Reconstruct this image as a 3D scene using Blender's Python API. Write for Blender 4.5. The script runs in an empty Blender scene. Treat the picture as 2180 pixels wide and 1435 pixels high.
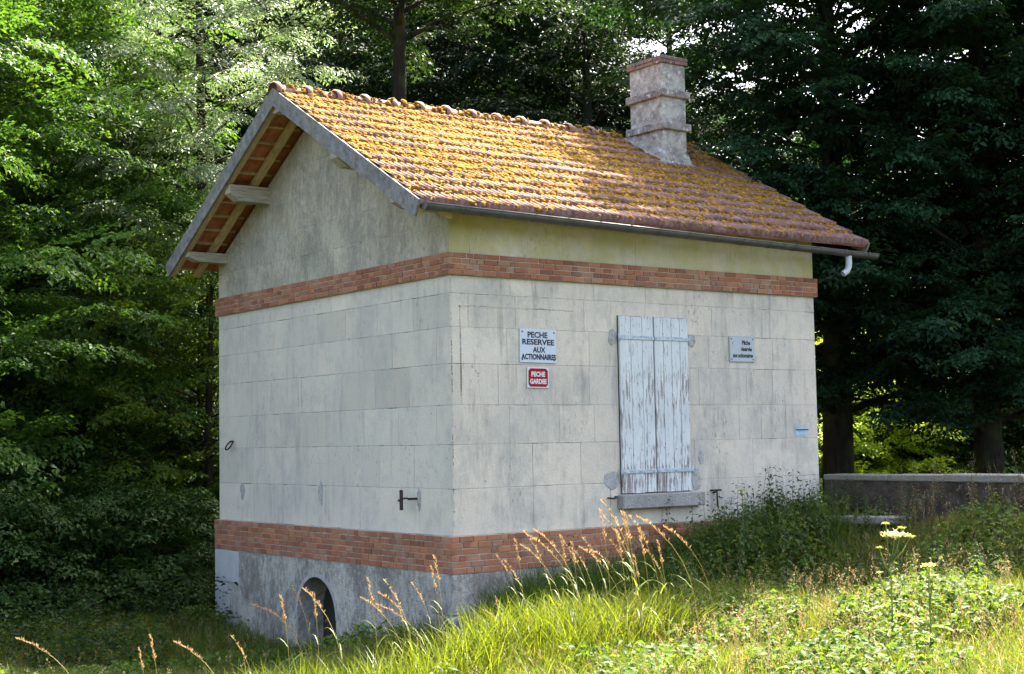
import bpy, math, random
import numpy as np
from mathutils import Vector, Matrix
rad = math.radians
# ------------------------------------------------------------------ camera
CAM = np.array([-9.1526, -13.6369, 1.0378]); YAW, PIT, ROLL = rad(53.7412), rad(4.0188), rad(-1.0172); FPX = 3149.69
D = np.array([math.cos(PIT)*math.cos(YAW), math.cos(PIT)*math.sin(YAW), math.sin(PIT)])
R0 = np.array([math.sin(YAW), -math.cos(YAW), 0.0]); U0 = np.cross(R0, D)
R = R0*math.cos(ROLL)+U0*math.sin(ROLL); U = -R0*math.sin(ROLL)+U0*math.cos(ROLL)
sc = bpy.context.scene; col = sc.collection
cd = bpy.data.cameras.new('camera'); cam = bpy.data.objects.new('camera', cd); col.objects.link(cam)
cd.sensor_width = 36; cd.lens = FPX/2180*36; cd.clip_start = .1; cd.clip_end = 1500
M = Matrix.Identity(4)
for i in range(3):
    M[i][0] = R[i]; M[i][1] = U[i]; M[i][2] = -D[i]; M[i][3] = CAM[i]
cam.matrix_world = M; sc.camera = cam
# ------------------------------------------------------------------ light
SUN_EL, SUN_AZ = 57.0, 27.0            # azimuth counted from +X towards +Y
w = bpy.data.worlds.new('World'); sc.world = w; w.use_nodes = True
nt = w.node_tree; bg = nt.nodes['Background']; sky = nt.nodes.new('ShaderNodeTexSky')
sky.sky_type = 'NISHITA'; sky.sun_disc = False
sky.sun_elevation = rad(SUN_EL); sky.sun_rotation = rad(90-SUN_AZ)
sky.dust_density = 5.0; sky.ozone_density = 0.0; sky.air_density = .8
nt.links.new(sky.outputs[0], bg.inputs[0]); bg.inputs[1].default_value = 0.11
sl_ = bpy.data.lights.new('sun', 'SUN'); sl_.energy = 5.0; sl_.angle = rad(.5); sl_.color = (1, .93, .80)
sun = bpy.data.objects.new('sun', sl_); col.objects.link(sun)
sdir = Vector((math.cos(rad(SUN_EL))*math.cos(rad(SUN_AZ)), math.cos(rad(SUN_EL))*math.sin(rad(SUN_AZ)), math.sin(rad(SUN_EL))))
sun.rotation_euler = sdir.to_track_quat('Z', 'Y').to_euler(); sun.location = (20, 10, 30)
sc.view_settings.view_transform = 'Standard'; sc.view_settings.look = 'None'
sc.view_settings.exposure = 2.9; sc.view_settings.gamma = 1
sc.render.engine = 'CYCLES'
sc.cycles.max_bounces = 7; sc.cycles.diffuse_bounces = 3; sc.cycles.glossy_bounces = 2
sc.cycles.transmission_bounces = 4; sc.cycles.transparent_max_bounces = 4
sc.cycles.caustics_reflective = False; sc.cycles.caustics_refractive = False

rng = np.random.default_rng(11); random.seed(5)
# ------------------------------------------------------------------ helpers
def at(px, py, depth):
    v = D + R*(px-1090)/FPX - U*(py-717.5)/FPX
    return CAM + v*depth
def tag(o, label=None, cat=None, group=None, kind=None):
    if label: o['label'] = label
    if cat: o['category'] = cat
    if group: o['group'] = group
    if kind: o['kind'] = kind
    return o
def empty(name, loc=(0, 0, 0), parent=None):
    o = bpy.data.objects.new(name, None); col.objects.link(o); o.location = loc; o.parent = parent
    o.empty_display_size = .2
    return o
def link(name, me, mat, parent=None):
    o = bpy.data.objects.new(name, me); col.objects.link(o)
    if mat: me.materials.append(mat)
    o.parent = parent
    return o
def npmesh(name, V, F, C=None, smooth=False):
    """V (n,3), F (m,k), C (n,3) vertex colours"""
    me = bpy.data.meshes.new(name); V = np.asarray(V, np.float32); F = np.asarray(F, np.int32)
    m, k = F.shape
    me.vertices.add(len(V)); me.vertices.foreach_set('co', V.ravel())
    me.loops.add(m*k); me.loops.foreach_set('vertex_index', F.ravel())
    me.polygons.add(m); me.polygons.foreach_set('loop_start', np.arange(m, dtype=np.int32)*k)
    me.polygons.foreach_set('loop_total', np.full(m, k, np.int32))
    if smooth: me.polygons.foreach_set('use_smooth', np.ones(m, bool))
    if C is not None:
        a = me.attributes.new('col', 'FLOAT_COLOR', 'POINT')
        CC = np.ones((len(V), 4), np.float32); CC[:, :3] = C; a.data.foreach_set('color', CC.ravel())
    me.update(); me.validate()
    return me
class MB:
    """collects polygons (with a colour each) into one mesh"""
    def __init__(s): s.v = []; s.f = []; s.c = []; s.sm = []
    def face(s, pts, c=(1, 1, 1), sm=False):
        n = len(s.v); s.v += [tuple(p) for p in pts]; s.f.append(list(range(n, n+len(pts)))); s.c += [c]*len(pts); s.sm.append(sm)
    def add(s, V, F, c=(1, 1, 1), sm=False):
        n = len(s.v); s.v += [tuple(p) for p in V]; s.c += [c]*len(V)
        for f in F: s.f.append([n+i for i in f]); s.sm.append(sm)
    def box(s, a, b, c=(1, 1, 1), bev=0, M=None):
        x0, y0, z0 = a; x1, y1, z1 = b
        if bev:
            V = []; 
            for sx in (0, 1):
                for sy in (0, 1):
                    for sz in (0, 1):
                        X, Y, Z = (x0, x1)[sx], (y0, y1)[sy], (z0, z1)[sz]
                        dx, dy, dz = (bev, -bev)[sx], (bev, -bev)[sy], (bev, -bev)[sz]
                        V += [(X, Y+dy, Z+dz), (X+dx, Y, Z+dz), (X+dx, Y+dy, Z)]
            def I(sx, sy, sz, k): return (sx*4+sy*2+sz)*3+k
            F = []
            F += [[I(0,0,0,0), I(0,0,1,0), I(0,1,1,0), I(0,1,0,0)], [I(1,0,0,0), I(1,1,0,0), I(1,1,1,0), I(1,0,1,0)]]
            F += [[I(0,0,0,1), I(1,0,0,1), I(1,0,1,1), I(0,0,1,1)], [I(0,1,0,1), I(0,1,1,1), I(1,1,1,1), I(1,1,0,1)]]
            F += [[I(0,0,0,2), I(0,1,0,2), I(1,1,0,2), I(1,0,0,2)], [I(0,0,1,2), I(1,0,1,2), I(1,1,1,2), I(0,1,1,2)]]
            for sz in (0, 1):
                for sy in (0, 1):
                    q = [I(0,sy,sz,1), I(1,sy,sz,1), I(1,sy,sz,2), I(0,sy,sz,2)]; F.append(q if (sy ^ sz) else q[::-1])
                for sx in (0, 1):
                    q = [I(sx,0,sz,0), I(sx,1,sz,0), I(sx,1,sz,2), I(sx,0,sz,2)]; F.append(q[::-1] if (sx ^ sz) else q)
            for sy in (0, 1):
                for sx in (0, 1):
                    q = [I(sx,sy,0,0), I(sx,sy,1,0), I(sx,sy,1,1), I(sx,sy,0,1)]; F.append(q if (sx ^ sy) else q[::-1])
            for sx in (0, 1):
                for sy in (0, 1):
                    for sz in (0, 1):
                        q = [I(sx,sy,sz,0), I(sx,sy,sz,1), I(sx,sy,sz,2)]; F.append(q if (sx+sy+sz) % 2 == 0 else q[::-1])
        else:
            V = [(x0,y0,z0),(x1,y0,z0),(x1,y1,z0),(x0,y1,z0),(x0,y0,z1),(x1,y0,z1),(x1,y1,z1),(x0,y1,z1)]
            F = [[0,3,2,1],[4,5,6,7],[0,1,5,4],[1,2,6,5],[2,3,7,6],[3,0,4,7]]
        if M is not None: V = [tuple(M @ Vector(p)) for p in V]
        s.add(V, F, c)
    def tube(s, P, r, n=8, c=(1, 1, 1), cap=True, sm=True):
        P = [Vector(p) for p in P]; r = r if hasattr(r, '__len__') else [r]*len(P)
        t0 = (P[1]-P[0]).normalized(); a = t0.orthogonal().normalized(); V = []
        for i, p in enumerate(P):
            t = (P[min(i+1, len(P)-1)]-P[max(i-1, 0)]).normalized()
            a = (a-t*a.dot(t)).normalized(); b = t.cross(a)
            for k in range(n):
                w_ = 2*math.pi*k/n; V.append(p+(a*math.cos(w_)+b*math.sin(w_))*r[i])
        F = []
        for i in range(len(P)-1):
            for k in range(n):
                k2 = (k+1) % n; F.append([i*n+k, i*n+k2, (i+1)*n+k2, (i+1)*n+k])
        if cap: F += [list(range(n))[::-1], [(len(P)-1)*n+k for k in range(n)]]
        s.add(V, F, c, sm)
    def build(s, name, mat, parent=None):
        me = bpy.data.meshes.new(name); me.from_pydata([tuple(map(float, p)) for p in s.v], [], s.f)
        a = me.attributes.new('col', 'FLOAT_COLOR', 'POINT')
        CC = np.ones((len(s.v), 4), np.float32); CC[:, :3] = np.array(s.c, np.float32); a.data.foreach_set('color', CC.ravel())
        me.polygons.foreach_set('use_smooth', s.sm); me.update()
        return link(name, me, mat, parent)
def copy_tree(o, parent=None):
    c = o.copy(); col.objects.link(c); c.parent = parent
    for ch in list(o.children): copy_tree(ch, c)
    return c
# ------------------------------------------------------------------ materials
class NT:
    def __init__(s, name):
        s.m = bpy.data.materials.new(name); s.m.use_nodes = True; s.t = s.m.node_tree; s.t.nodes.clear()
        s.out = s.t.nodes.new('ShaderNodeOutputMaterial')
    def n(s, typ, **k):
        nd = s.t.nodes.new('ShaderNode'+typ)
        for a, b in k.items(): setattr(nd, a, b)
        return nd
    def put(s, sock, v):
        if isinstance(v, bpy.types.NodeSocket): s.t.links.new(v, sock)
        else:
            if hasattr(v, '__len__') and len(v) == 3 and sock.type == 'RGBA': v = (*v, 1)
            sock.default_value = v
    def coord(s, scale=(1, 1, 1)):
        tc = s.n('TexCoord'); mp = s.n('Mapping'); s.t.links.new(tc.outputs['Object'], mp.inputs[0]); mp.inputs['Scale'].default_value = scale
        return mp.outputs[0]
    def noise(s, sc_=5, det=4, rough=.6, scale=(1, 1, 1), off=0):
        nz = s.n('TexNoise'); s.put(nz.inputs['Scale'], sc_); s.put(nz.inputs['Detail'], det); s.put(nz.inputs['Roughness'], rough)
        c = s.coord(scale); c.node.inputs['Location'].default_value = (off, off*.7, off*1.3); s.t.links.new(c, nz.inputs['Vector'])
        return nz.outputs[0]
    def ramp(s, v, a, b, lo=0., hi=1.):
        mr = s.n('MapRange'); mr.clamp = True; s.put(mr.inputs[0], v)
        for i, q in enumerate((a, b, lo, hi)): mr.inputs[i+1].default_value = q
        return mr.outputs[0]
    def mix(s, f, a, b, mode='MIX'):
        m = s.n('Mix', data_type='RGBA', blend_type=mode); s.put(m.inputs[0], f); s.put(m.inputs[6], a); s.put(m.inputs[7], b)
        return m.outputs[2]
    def math(s, op, a, b=0.):
        m = s.n('Math', operation=op); s.put(m.inputs[0], a); s.put(m.inputs[1], b); return m.outputs[0]
    def attr(s): 
        a = s.n('Attribute', attribute_name='col'); return a.outputs['Color']
    def z(s):
        tc = s.n('TexCoord'); sp = s.n('SeparateXYZ'); s.t.links.new(tc.outputs['Object'], sp.inputs[0]); return sp.outputs
    def bump(s, h, st=.5, dist=.01):
        b = s.n('Bump'); b.inputs['Strength'].default_value = st; b.inputs['Distance'].default_value = dist; s.put(b.inputs['Height'], h); return b.outputs[0]
    def principled(s, base, rough=.85, nrm=None, spec=.3, metal=0.):
        p = s.n('BsdfPrincipled'); s.put(p.inputs['Base Color'], base); s.put(p.inputs['Roughness'], rough)
        p.inputs['Specular IOR Level'].default_value = spec; s.put(p.inputs['Metallic'], metal)
        if nrm is not None: s.put(p.inputs['Normal'], nrm)
        return p.outputs[0]
    def done(s, sh): s.t.links.new(sh, s.out.inputs[0]); return s.m

def mat_leaf(name, trans=.48, rough=.55, spec=.16, tint=(1.2, 1.15, .5)):
    s = NT(name); c = s.attr()
    p = s.principled(c, rough, None, spec)
    tr = s.n('BsdfTranslucent'); s.put(tr.inputs[0], s.mix(1., c, tint, 'MULTIPLY'))
    mx = s.n('MixShader'); mx.inputs[0].default_value = trans; s.t.links.new(p, mx.inputs[1]); s.t.links.new(tr.outputs[0], mx.inputs[2])
    return s.done(mx.outputs[0])
def mat_simple(name, c, rough=.7, metal=0., var=.25, sc_=12, spec=.3, bump=.3, scale=(1,1,1)):
    s = NT(name); n = s.noise(sc_, 5, .65, scale)
    base = s.mix(s.ramp(n, .3, .7), tuple(x*(1-var) for x in c), tuple(min(1, x*(1+var)) for x in c))
    return s.done(s.principled(base, rough, s.bump(n, bump, .01), spec, metal))

def mat_stone(name, yel_tint=0.0, dirt=.5, scale=1., rough_dark=0.):
    """pale limestone ashlar, block colour in the attribute, weather stains in noise"""
    s = NT(name); base = s.attr()
    big = s.noise(.9, 5, .6); mid = s.noise(4.5, 6, .7, off=3); fine = s.noise(38, 4, .7, off=5)
    streak = s.noise(5, 5, .7, (1, 1, .16), off=9)
    base = s.mix(s.ramp(big, .35, .68, 0, .5), base, (.50, .46, .40), 'MIX')
    base = s.mix(s.ramp(mid, .5, .75, 0, .35), base, (.40, .395, .365))
    base = s.mix(s.ramp(fine, .35, .65, 0, .16), base, (.30, .29, .26))
    sm = s.math('MULTIPLY', s.ramp(streak, .52, .74), s.ramp(big, .42, .6))
    base = s.mix(s.math('MULTIPLY', sm, dirt*.8), base, (.15, .155, .15))
    bl0 = s.math('ADD', s.math('MULTIPLY', s.noise(1.5, 6, .72, (1, 1, .8), off=51), .75), s.math('MULTIPLY', s.noise(11, 4, .7, (1, 1, .5), off=52), .25))
    base = s.mix(s.ramp(bl0, .49, .60, 0, .42*min(1, dirt*1.6)), base, (.33, .32, .285))
    zz = s.z()[2]
    drip = s.math('MULTIPLY', s.ramp(s.noise(9, 5, .75, (1, 1, .10), off=61), .50, .66), s.ramp(s.noise(2.2, 3, .6, off=62), .42, .62))
    base = s.mix(s.math('MULTIPLY', drip, .75*dirt**1.8), base, (.16, .16, .14))
    pit = s.n('TexVoronoi'); pit.feature = 'F1'; pit.inputs['Scale'].default_value = 7.5
    c = s.coord((1, 1, .6)); s.t.links.new(c, pit.inputs['Vector'])
    pm = s.math('MULTIPLY', s.ramp(pit.outputs[0], .045, .075, 1, 0), s.ramp(mid, .45, .6))
    base = s.mix(s.math('MULTIPLY', pm, .75), base, (.10, .09, .075))
    bl = s.ramp(s.noise(1.7, 4, .6, off=22), .52, .62)
    speck = s.math('MULTIPLY', s.ramp(s.noise(26, 3, .7, (1, 1, .45), off=14), .58, .64), bl)
    base = s.mix(s.math('MULTIPLY', speck, .5*min(1, dirt*1.4)), base, (.12, .125, .125))
    if yel_tint:
        lm = s.math('MULTIPLY', s.ramp(s.noise(2.2, 5, .7, off=31), .3, .62), yel_tint)
        base = s.mix(lm, base, (.42, .38, .13))  # yellow-green tint mixed in over noise patches
    if rough_dark:
        rd = s.math('ADD', s.math('MULTIPLY', s.noise(1.9, 5, .7, (1, 1, .6), off=41), .55), s.math('MULTIPLY', s.noise(17, 5, .75, (1, 1, .6), off=43), .45)); rd = s.ramp(rd, .44, .56)
        base = s.mix(s.math('MULTIPLY', rd, rough_dark), base, (.14, .125, .10))
    h = s.math('ADD', fine, s.math('MULTIPLY', mid, 1.2))
    h = s.math('SUBTRACT', h, s.math('MULTIPLY', pm, .6))
    return s.done(s.principled(base, .92, s.bump(h, .45 if not rough_dark else .9, .012 if not rough_dark else .03), .2))
M_ST = mat_stone('limestone')
M_STR = mat_stone('limestone_front', dirt=.78)
M_STG = mat_stone('limestone_gable', yel_tint=.25, dirt=.8, rough_dark=.42)
M_STY = mat_stone('limestone_yellow', yel_tint=.80, dirt=.7)  # strong yellow-green tint, for the strip above the upper band
M_BASE = mat_stone('limestone_base', dirt=.7, rough_dark=.72)
def mat_mortar():
    s = NT('mortar'); n = s.noise(2.5, 5, .7, off=2)
    return s.done(s.principled(s.mix(s.ramp(n, .49, .60), (.50, .47, .41), (.12, .11, .09)), .95, s.bump(s.noise(50, 3), .4), .1))
M_MOR = mat_mortar()
def mat_brick():
    s = NT('brick'); c = s.attr(); n = s.noise(30, 5, .7); b = s.noise(2.0, 5, .7, off=4); st = s.noise(6, 5, .75, (1, 1, .5), off=8)
    c = s.mix(s.ramp(n, .3, .7, 0, .4), c, (.20, .10, .07))
    c = s.mix(s.ramp(b, .52, .72, 0, .5), c, (.33, .26, .21))
    c = s.mix(s.ramp(st, .60, .72, 0, .6), c, (.30, .29, .26))
    return s.done(s.principled(c, .9, s.bump(n, .5, .01), .2))
M_BR = mat_brick()
M_BRM = mat_simple('brick_mortar', (.40, .32, .24), .95, var=.3)
def mat_wood(name, c1, c2, sc_=(1, 14, 14), green=.3):
    s = NT(name); g = s.noise(3, 6, .7, sc_); b = s.noise(4, 4, .6, off=3)
    c = s.mix(s.ramp(g, .32, .68), c1, c2); c = s.mix(s.ramp(b, .5, .75, 0, green), c, (.17, .17, .06))
    c = s.mix(s.ramp(s.noise(6, 4, .6, sc_, off=12), .62, .68, 0, .7), c, (.07, .055, .04))
    return s.done(s.principled(c, .85, s.bump(g, .5, .01), .2))
M_PUR = mat_wood('weathered_oak', (.26, .225, .17), (.52, .46, .36))
M_RAFT = mat_wood('pine_rafter', (.34, .24, .12), (.58, .43, .25), (14, 2, 2))
M_BOARD = mat_wood('grey_board', (.10, .095, .088), (.27, .255, .23), (9, 3, 3), .5)
def mat_tile():
    s = NT('clay_tile'); c = s.attr(); n = s.noise(22, 5, .7); b = s.noise(1.6, 5, .7, off=4); l = s.noise(9, 5, .75, off=8)
    c = s.mix(s.ramp(n, .3, .7, 0, .4), c, (.10, .04, .032))
    c = s.mix(s.ramp(b, .45, .65, 0, .45), c, (.13, .07, .055))
    c = s.mix(s.ramp(l, .46, .64, 0, .6), c, (.26, .205, .18))
    return s.done(s.principled(c, .8, s.bump(n, .4, .006), .3))
M_TILE = mat_tile()
def mat_soffit():
    s = NT('clay_tile_underside'); n = s.noise(6, 5, .7)
    return s.done(s.principled(s.mix(s.ramp(n, .3, .7), (.26, .075, .035), (.50, .19, .095)), .85, s.bump(n, .4), .2))
M_SOF = mat_soffit()
def mat_moss():
    s = NT('moss'); c = s.attr(); n = s.noise(60, 3, .7)
    return s.done(s.principled(s.mix(s.ramp(n, .3, .7, 0, .5), c, (.16, .10, .02)), 1., s.bump(n, .8, .01), .05))
M_MOSS = mat_moss()
def mat_chim(name, rd):
    s = NT(name); b = s.attr(); a = s.noise(7, 5, .7); c = s.noise(20, 4, .7, off=4); l = s.noise(13, 3, .5, off=9)
    b = s.mix(s.ramp(a, .40, .62, 0, rd), b, (.12, .105, .10)); b = s.mix(s.ramp(c, .45, .7, 0, .5), b, (.34, .27, .22))
    b = s.mix(s.ramp(l, .60, .66, 0, .8), b, (.60, .58, .52))
    return s.done(s.principled(b, .95, s.bump(s.math('ADD', a, c), .9, .02), .15))
M_CH = mat_chim('chimney_stone', .7); M_CHD = mat_chim('chimney_mould', .85)
M_ZINC = mat_simple('zinc', (.12, .12, .112), .5, .6, .3, 6, bump=.1)
M_PVC = mat_simple('grey_outlet', (.48, .50, .52), .5, 0, .15)
M_IRON = mat_simple('rusty_iron', (.05, .035, .028), .8, .3, .4, 30)
M_CEM = mat_simple('cement_patch', (.36, .345, .315), .95, 0, .35, 20)
M_SILL = mat_stone('sill_stone', dirt=.7, yel_tint=.1, rough_dark=.25)
def mat_shutter():
    s = NT('peeling_paint')
    g = s.noise(15, 7, .78, (2.2, 2.2, .10)); g2 = s.noise(26, 5, .7, (1, 1, .16), off=5); big = s.noise(2.4, 3, .5, off=7)
    d = s.math('ADD', s.math('MULTIPLY', g, .55), s.math('MULTIPLY', g2, .30)); d = s.math('ADD', d, s.math('MULTIPLY', big, .32))
    d = s.math('ADD', d, s.ramp(s.z()[2], .35, 2.3, .035, -.022))
    k = s.ramp(d, .632, .650)
    spot = s.ramp(s.noise(36, 2, .5, (1, 1, .7), off=15), .70, .72)
    k = s.math('MAXIMUM', k, spot)
    paint = s.mix(s.ramp(s.noise(5, 5, .7, (1, 1, .4)), .35, .7), (.64, .65, .62), (.50, .52, .505))
    wood = s.mix(s.ramp(g2, .35, .65), (.13, .10, .085), (.30, .25, .22))
    return s.done(s.principled(s.mix(k, paint, wood), .7, s.bump(k, -.5, .004), .3))
M_SH = mat_shutter()
M_SHM = mat_simple('painted_iron', (.42, .47, .49), .6, 0, .35, 25)
M_BARK = NT('bark')
def mat_bark(name, a, b):
    s = NT(name); n = s.noise(5, 6, .7, (3, 3, .6)); m = s.noise(2, 3, .5, off=5)
    c = s.mix(s.ramp(n, .3, .7), a, b); c = s.mix(s.ramp(m, .45, .7, 0, .5), c, (.09, .11, .03))
    return s.done(s.principled(c, .95, s.bump(n, .8, .03), .1))
bpy.data.materials.remove(M_BARK.m)
M_BARK = mat_bark('bark', (.012, .011, .008), (.038, .034, .024))
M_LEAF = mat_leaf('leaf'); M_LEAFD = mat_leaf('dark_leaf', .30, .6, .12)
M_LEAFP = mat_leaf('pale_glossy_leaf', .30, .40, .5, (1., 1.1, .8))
M_GRASS = mat_leaf('grass_blade', .5, .5, .35, (1.3, 1.2, .45)); M_STRAW = mat_leaf('straw', .35, .6, .25, (1.1, 1, .8))
def mat_ground():
    s = NT('soil'); a = s.noise(1.2, 6, .7); b = s.noise(14, 5, .7, off=4)
    c = s.mix(s.ramp(a, .4, .6), (.026, .034, .012), (.042, .034, .02)); c = s.mix(s.ramp(b, .4, .65, 0, .6), c, (.03, .04, .015))
    return s.done(s.principled(c, 1., s.bump(b, .8, .04), .05))
M_GND = mat_ground()
def flat(name, c, rough=.5, spec=.4):
    s = NT(name); n = s.noise(6, 4, .6)
    return s.done(s.principled(s.mix(s.ramp(n, .35, .7, 0, .12), c, tuple(x*.75 for x in c)), rough, None, spec))
M_ENAM = flat('white_enamel', (.52, .57, .62), .35); M_RED = flat('red_enamel', (.34, .004, .006), .6, .15)
M_INK = flat('dark_ink', (.012, .006, .018), .5); M_WINK = flat('white_ink', (.62, .60, .60), .5)
M_PANEL = flat('old_grey_sign', (.33, .37, .36), .45); M_INK2 = flat('black_ink', (.02, .022, .025), .5)
M_SCREW = mat_simple('screw', (.10, .09, .09), .5, .6)

# ------------------------------------------------------------------ terrain
CP = np.array([(0,-.15,-1.15),(-1.0,-2.4,-.98),(-1.9,-1.5,-1.38),(-5,-6,-1.1),(-4,-4.5,-1.2),(-2.4,-3.2,-1.22),(2,-.4,-.80),(1,-.4,-.93),(4,-.4,-.55),(5.9,-.4,-.16),(3,-2,-.85),(6,-3,-.05),(6,-6,-.02),(3,-5,-.65),(0,-2.5,-.98),(0,-6,-.85),(-2,-6,-.98),
 (-4,-8,-.92),(-2,-10,-.72),(0,-10,-.5),(4,-8,-.45),(6,-9,-.08),(-9,-13,-.6),(-6,-10,-.68),(-5,-11,-.62),(-.5,.2,-1.15),(-.5,1.5,-1.6),(-.5,3,-1.8),(-1,4.5,-1.65),(-.5,6,-1.5),
 (-3,3,-1.75),(-3,0,-1.55),(-5,0,-1.4),(-3,6,-1.5),(-6,2,-1.3),(-3.4,-2.4,-1.35),(-8,-3,-1.0),(-9,4,-1.1),(-3,12,-1.0),(3,12,-.7),(12,0,-.8),(12,6,-.7),(8,2,-.9),(8,-6,-.8),
 (-6,9,-1.1),(-5,25,.5),(10,25,1.5),(25,10,.5),(25,-10,0),(40,40,6),(0,50,6),(-30,30,2),(-30,-10,-.5),(-20,-40,-.5),(20,-40,-.4),(60,0,2),(90,90,9),(150,150,10),(-150,-150,0),(150,-150,1),(-150,150,6)], float)
def ground(x, y):
    x = np.asarray(x, float); y = np.asarray(y, float); n = 0; d = 0
    for cx, cy, cz in CP:
        w_ = 1/(((x-cx)**2+(y-cy)**2)+.35)**1.9
        n = n+w_*cz; d = d+w_
    bumps = .035*np.sin(x*1.9+y*.7)+.03*np.sin(y*2.3-x*1.1+1)
    return n/d+bumps
def build_ground():
    g = np.concatenate([-np.geomspace(500, 16, 22)[:-1], np.linspace(-16, 16, 129), np.geomspace(16, 500, 22)[1:]])
    X, Y = np.meshgrid(g, g-2, indexing='ij'); Z = ground(X, Y); n = len(g)
    V = np.stack([X, Y, Z], -1).reshape(-1, 3); i, j = np.meshgrid(np.arange(n-1), np.arange(n-1), indexing='ij'); a = (i*n+j).ravel()
    o = link('ground', npmesh('ground', V, np.stack([a, a+n, a+n+1, a+1], 1), smooth=True), M_GND); o['kind'] = 'structure'
build_ground()

# ------------------------------------------------------------------ the stone building
L, W = 5.904, 5.958
ZB, ZU, ZUT, ZLB = 0.0, 2.90, 3.152, -.414
OV, OR, EV = .62, .70, .365               # gable overhangs, eave overhang
ZE, ZR = 3.62, 5.50                       # tile plane at the eave and at the ridge
YM = W/2; SL = (ZR-ZE)/(YM+EV)
house = empty('stone_building', (0, 0, -1.2)); Hz = 1.2
tag(house, 'small pale limestone building with brick bands, mossy tiled roof and closed shutters', 'building')
inner = empty('tmp'); bpy.data.objects.remove(inner)
def hb(mb, name, mat, parent=None):
    """build under the house: vertices are written in world coordinates, shift into the parent's frame"""
    mb.v = [(p[0], p[1], p[2]+Hz) for p in mb.v]
    return mb.build(name, mat, parent or house)
def under(y, drop): return (ZE + SL*(y+EV) if y <= YM else ZE + SL*(2*YM-y+EV)) - drop
CT = [2.9, 2.696, 2.319, 1.909, 1.446, 1.006, .5165, 0]
JG = [[3.71,2.67,1.22,.31],[4.9,3.81,3.03,2.32,1.55,.76],[5.71,4.75,3.7,2.74,1.9,1.23,.28],[5.23,4.36,3.48,2.43,1.63,.86],[5.0,4.07,2.82,1.9,1.11,.3],[4.87,3.65,2.25,1.56,.78],[4.87,4.15,2.87,2.01,.68]]
JR = [[.83,1.19,2.07,2.89,4.3],[.24,.9,1.91,2.88,4.0,5.05],[.14,.77,1.98,3.93,5.09],[.14,.64,1.97,3.75,4.59,5.07],[.79,1.51,2.04,4.44,4.84,5.3],[1.11,1.82,3.65,4.67],[1.11,2.26,4.46,5.2]]
def clip(poly, a, b, c):
    """keep a*u+b*v<=c"""
    out = []
    for i in range(len(poly)):
        p, q = poly[i], poly[(i+1) % len(poly)]; fp, fq = a*p[0]+b*p[1]-c, a*q[0]+b*q[1]-c
        if fp <= 0: out.append(p)
        if fp*fq < 0: t = fp/(fp-fq); out.append((p[0]+(q[0]-p[0])*t, p[1]+(q[1]-p[1])*t))
    return out
def stone_col():
    r = random.random()
    b = (.71, .615, .475)
    if r < .18: b = (.64, .56, .43)
    elif r < .36: b = (.67, .59, .46)
    elif r < .42: b = (.56, .48, .37)
    k = random.uniform(.93, 1.04); return tuple(x*k for x in b)
def block(mb, poly, to3, depth=.004, gap=.0035, c=None):
    if len(poly) < 3: return
    cx = sum(p[0] for p in poly)/len(poly); cy = sum(p[1] for p in poly)/len(poly)
    def shrink(k):
        out = []; n = len(poly)
        for i in range(n):
            p0, p, p1 = poly[i-1], poly[i], poly[(i+1) % n]
            e0 = Vector((p[0]-p0[0], p[1]-p0[1])); e1 = Vector((p1[0]-p[0], p1[1]-p[1]))
            if e0.length < 1e-6 or e1.length < 1e-6: return None
            e0.normalize(); e1.normalize()
            n0 = Vector((-e0.y, e0.x)); n1 = Vector((-e1.y, e1.x)); b = n0+n1
            if b.length < .2: return None
            b = b/b.dot(n0)
            out.append((p[0]+b.x*k, p[1]+b.y*k))
        return out
    A, B = shrink(gap), shrink(gap+.004)
    if not A or not B: return
    c = c or stone_col(); n = len(poly); V = [to3(*p, 0) for p in A]+[to3(*p, depth*.7) for p in A]+[to3(*p, depth) for p in B]
    F = [[i, (i+1) % n, n+(i+1) % n, n+i] for i in range(n)]+[[n+i, n+(i+1) % n, 2*n+(i+1) % n, 2*n+i] for i in range(n)]+[list(range(2*n, 3*n))]
    mb.add(V, F, c)
def courses(mb, tops, joints, u0, u1, to3, clips=(), gap=.0035, flip=False):
    for k in range(len(tops)-1):
        us = sorted([u0]+[j for j in joints[k] if u0+.05 < j < u1-.05]+[u1])
        for a, b in zip(us, us[1:]):
            a2 = a if a > u0 else a-gap; b2 = b if b < u1 else b+gap
            p = [(a2, tops[k+1]), (b2, tops[k+1]), (b2, tops[k]), (a2, tops[k])]
            for cl in clips: p = clip(p, *cl) if len(p) > 2 else p
            block(mb, p, to3, gap=gap*random.uniform(.5, 1.3))
# core (mortar seen in the joints)
core = MB(); e_ = .0
core.box((.0, .0, ZLB+.002), (L, W, ZUT)); 
T = .004
# side walls above the upper band + gable
zs_ = under(0, .10)
for x0, x1 in ((0, .4), (L-.4, L)):
    pts = [(0, ZUT-.001), (W, ZUT-.001), (W, under(W, .16)), (YM, under(YM, .16)), (0, under(0, .16))]
    A = [(x0, y, z) for y, z in pts]; B = [(x1, y, z) for y, z in pts]; n = len(pts)
    core.add(A+B, [list(range(n))[::-1], list(range(n, 2*n))]+[[i, (i+1) % n, n+(i+1) % n, n+i] for i in range(n)])
core.box((.4, 0, ZUT-.001), (L-.4, .4, under(0, .12))); core.box((.4, W-.4, ZUT-.001), (L-.4, W, under(0, .12)))
hb(core, 'wall', M_MOR)
toG = lambda u, v, d: (-d, u, v); toR = lambda u, v, d: (u, -d, v)
gw = MB(); courses(gw, CT, JG, -.006, W, lambda u, v, d: (-d, u, v)); 
for i in range(len(gw.f)): gw.f[i] = gw.f[i][::-1]
rw = MB(); courses(rw, CT, JR, -.006, L, toR)
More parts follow.
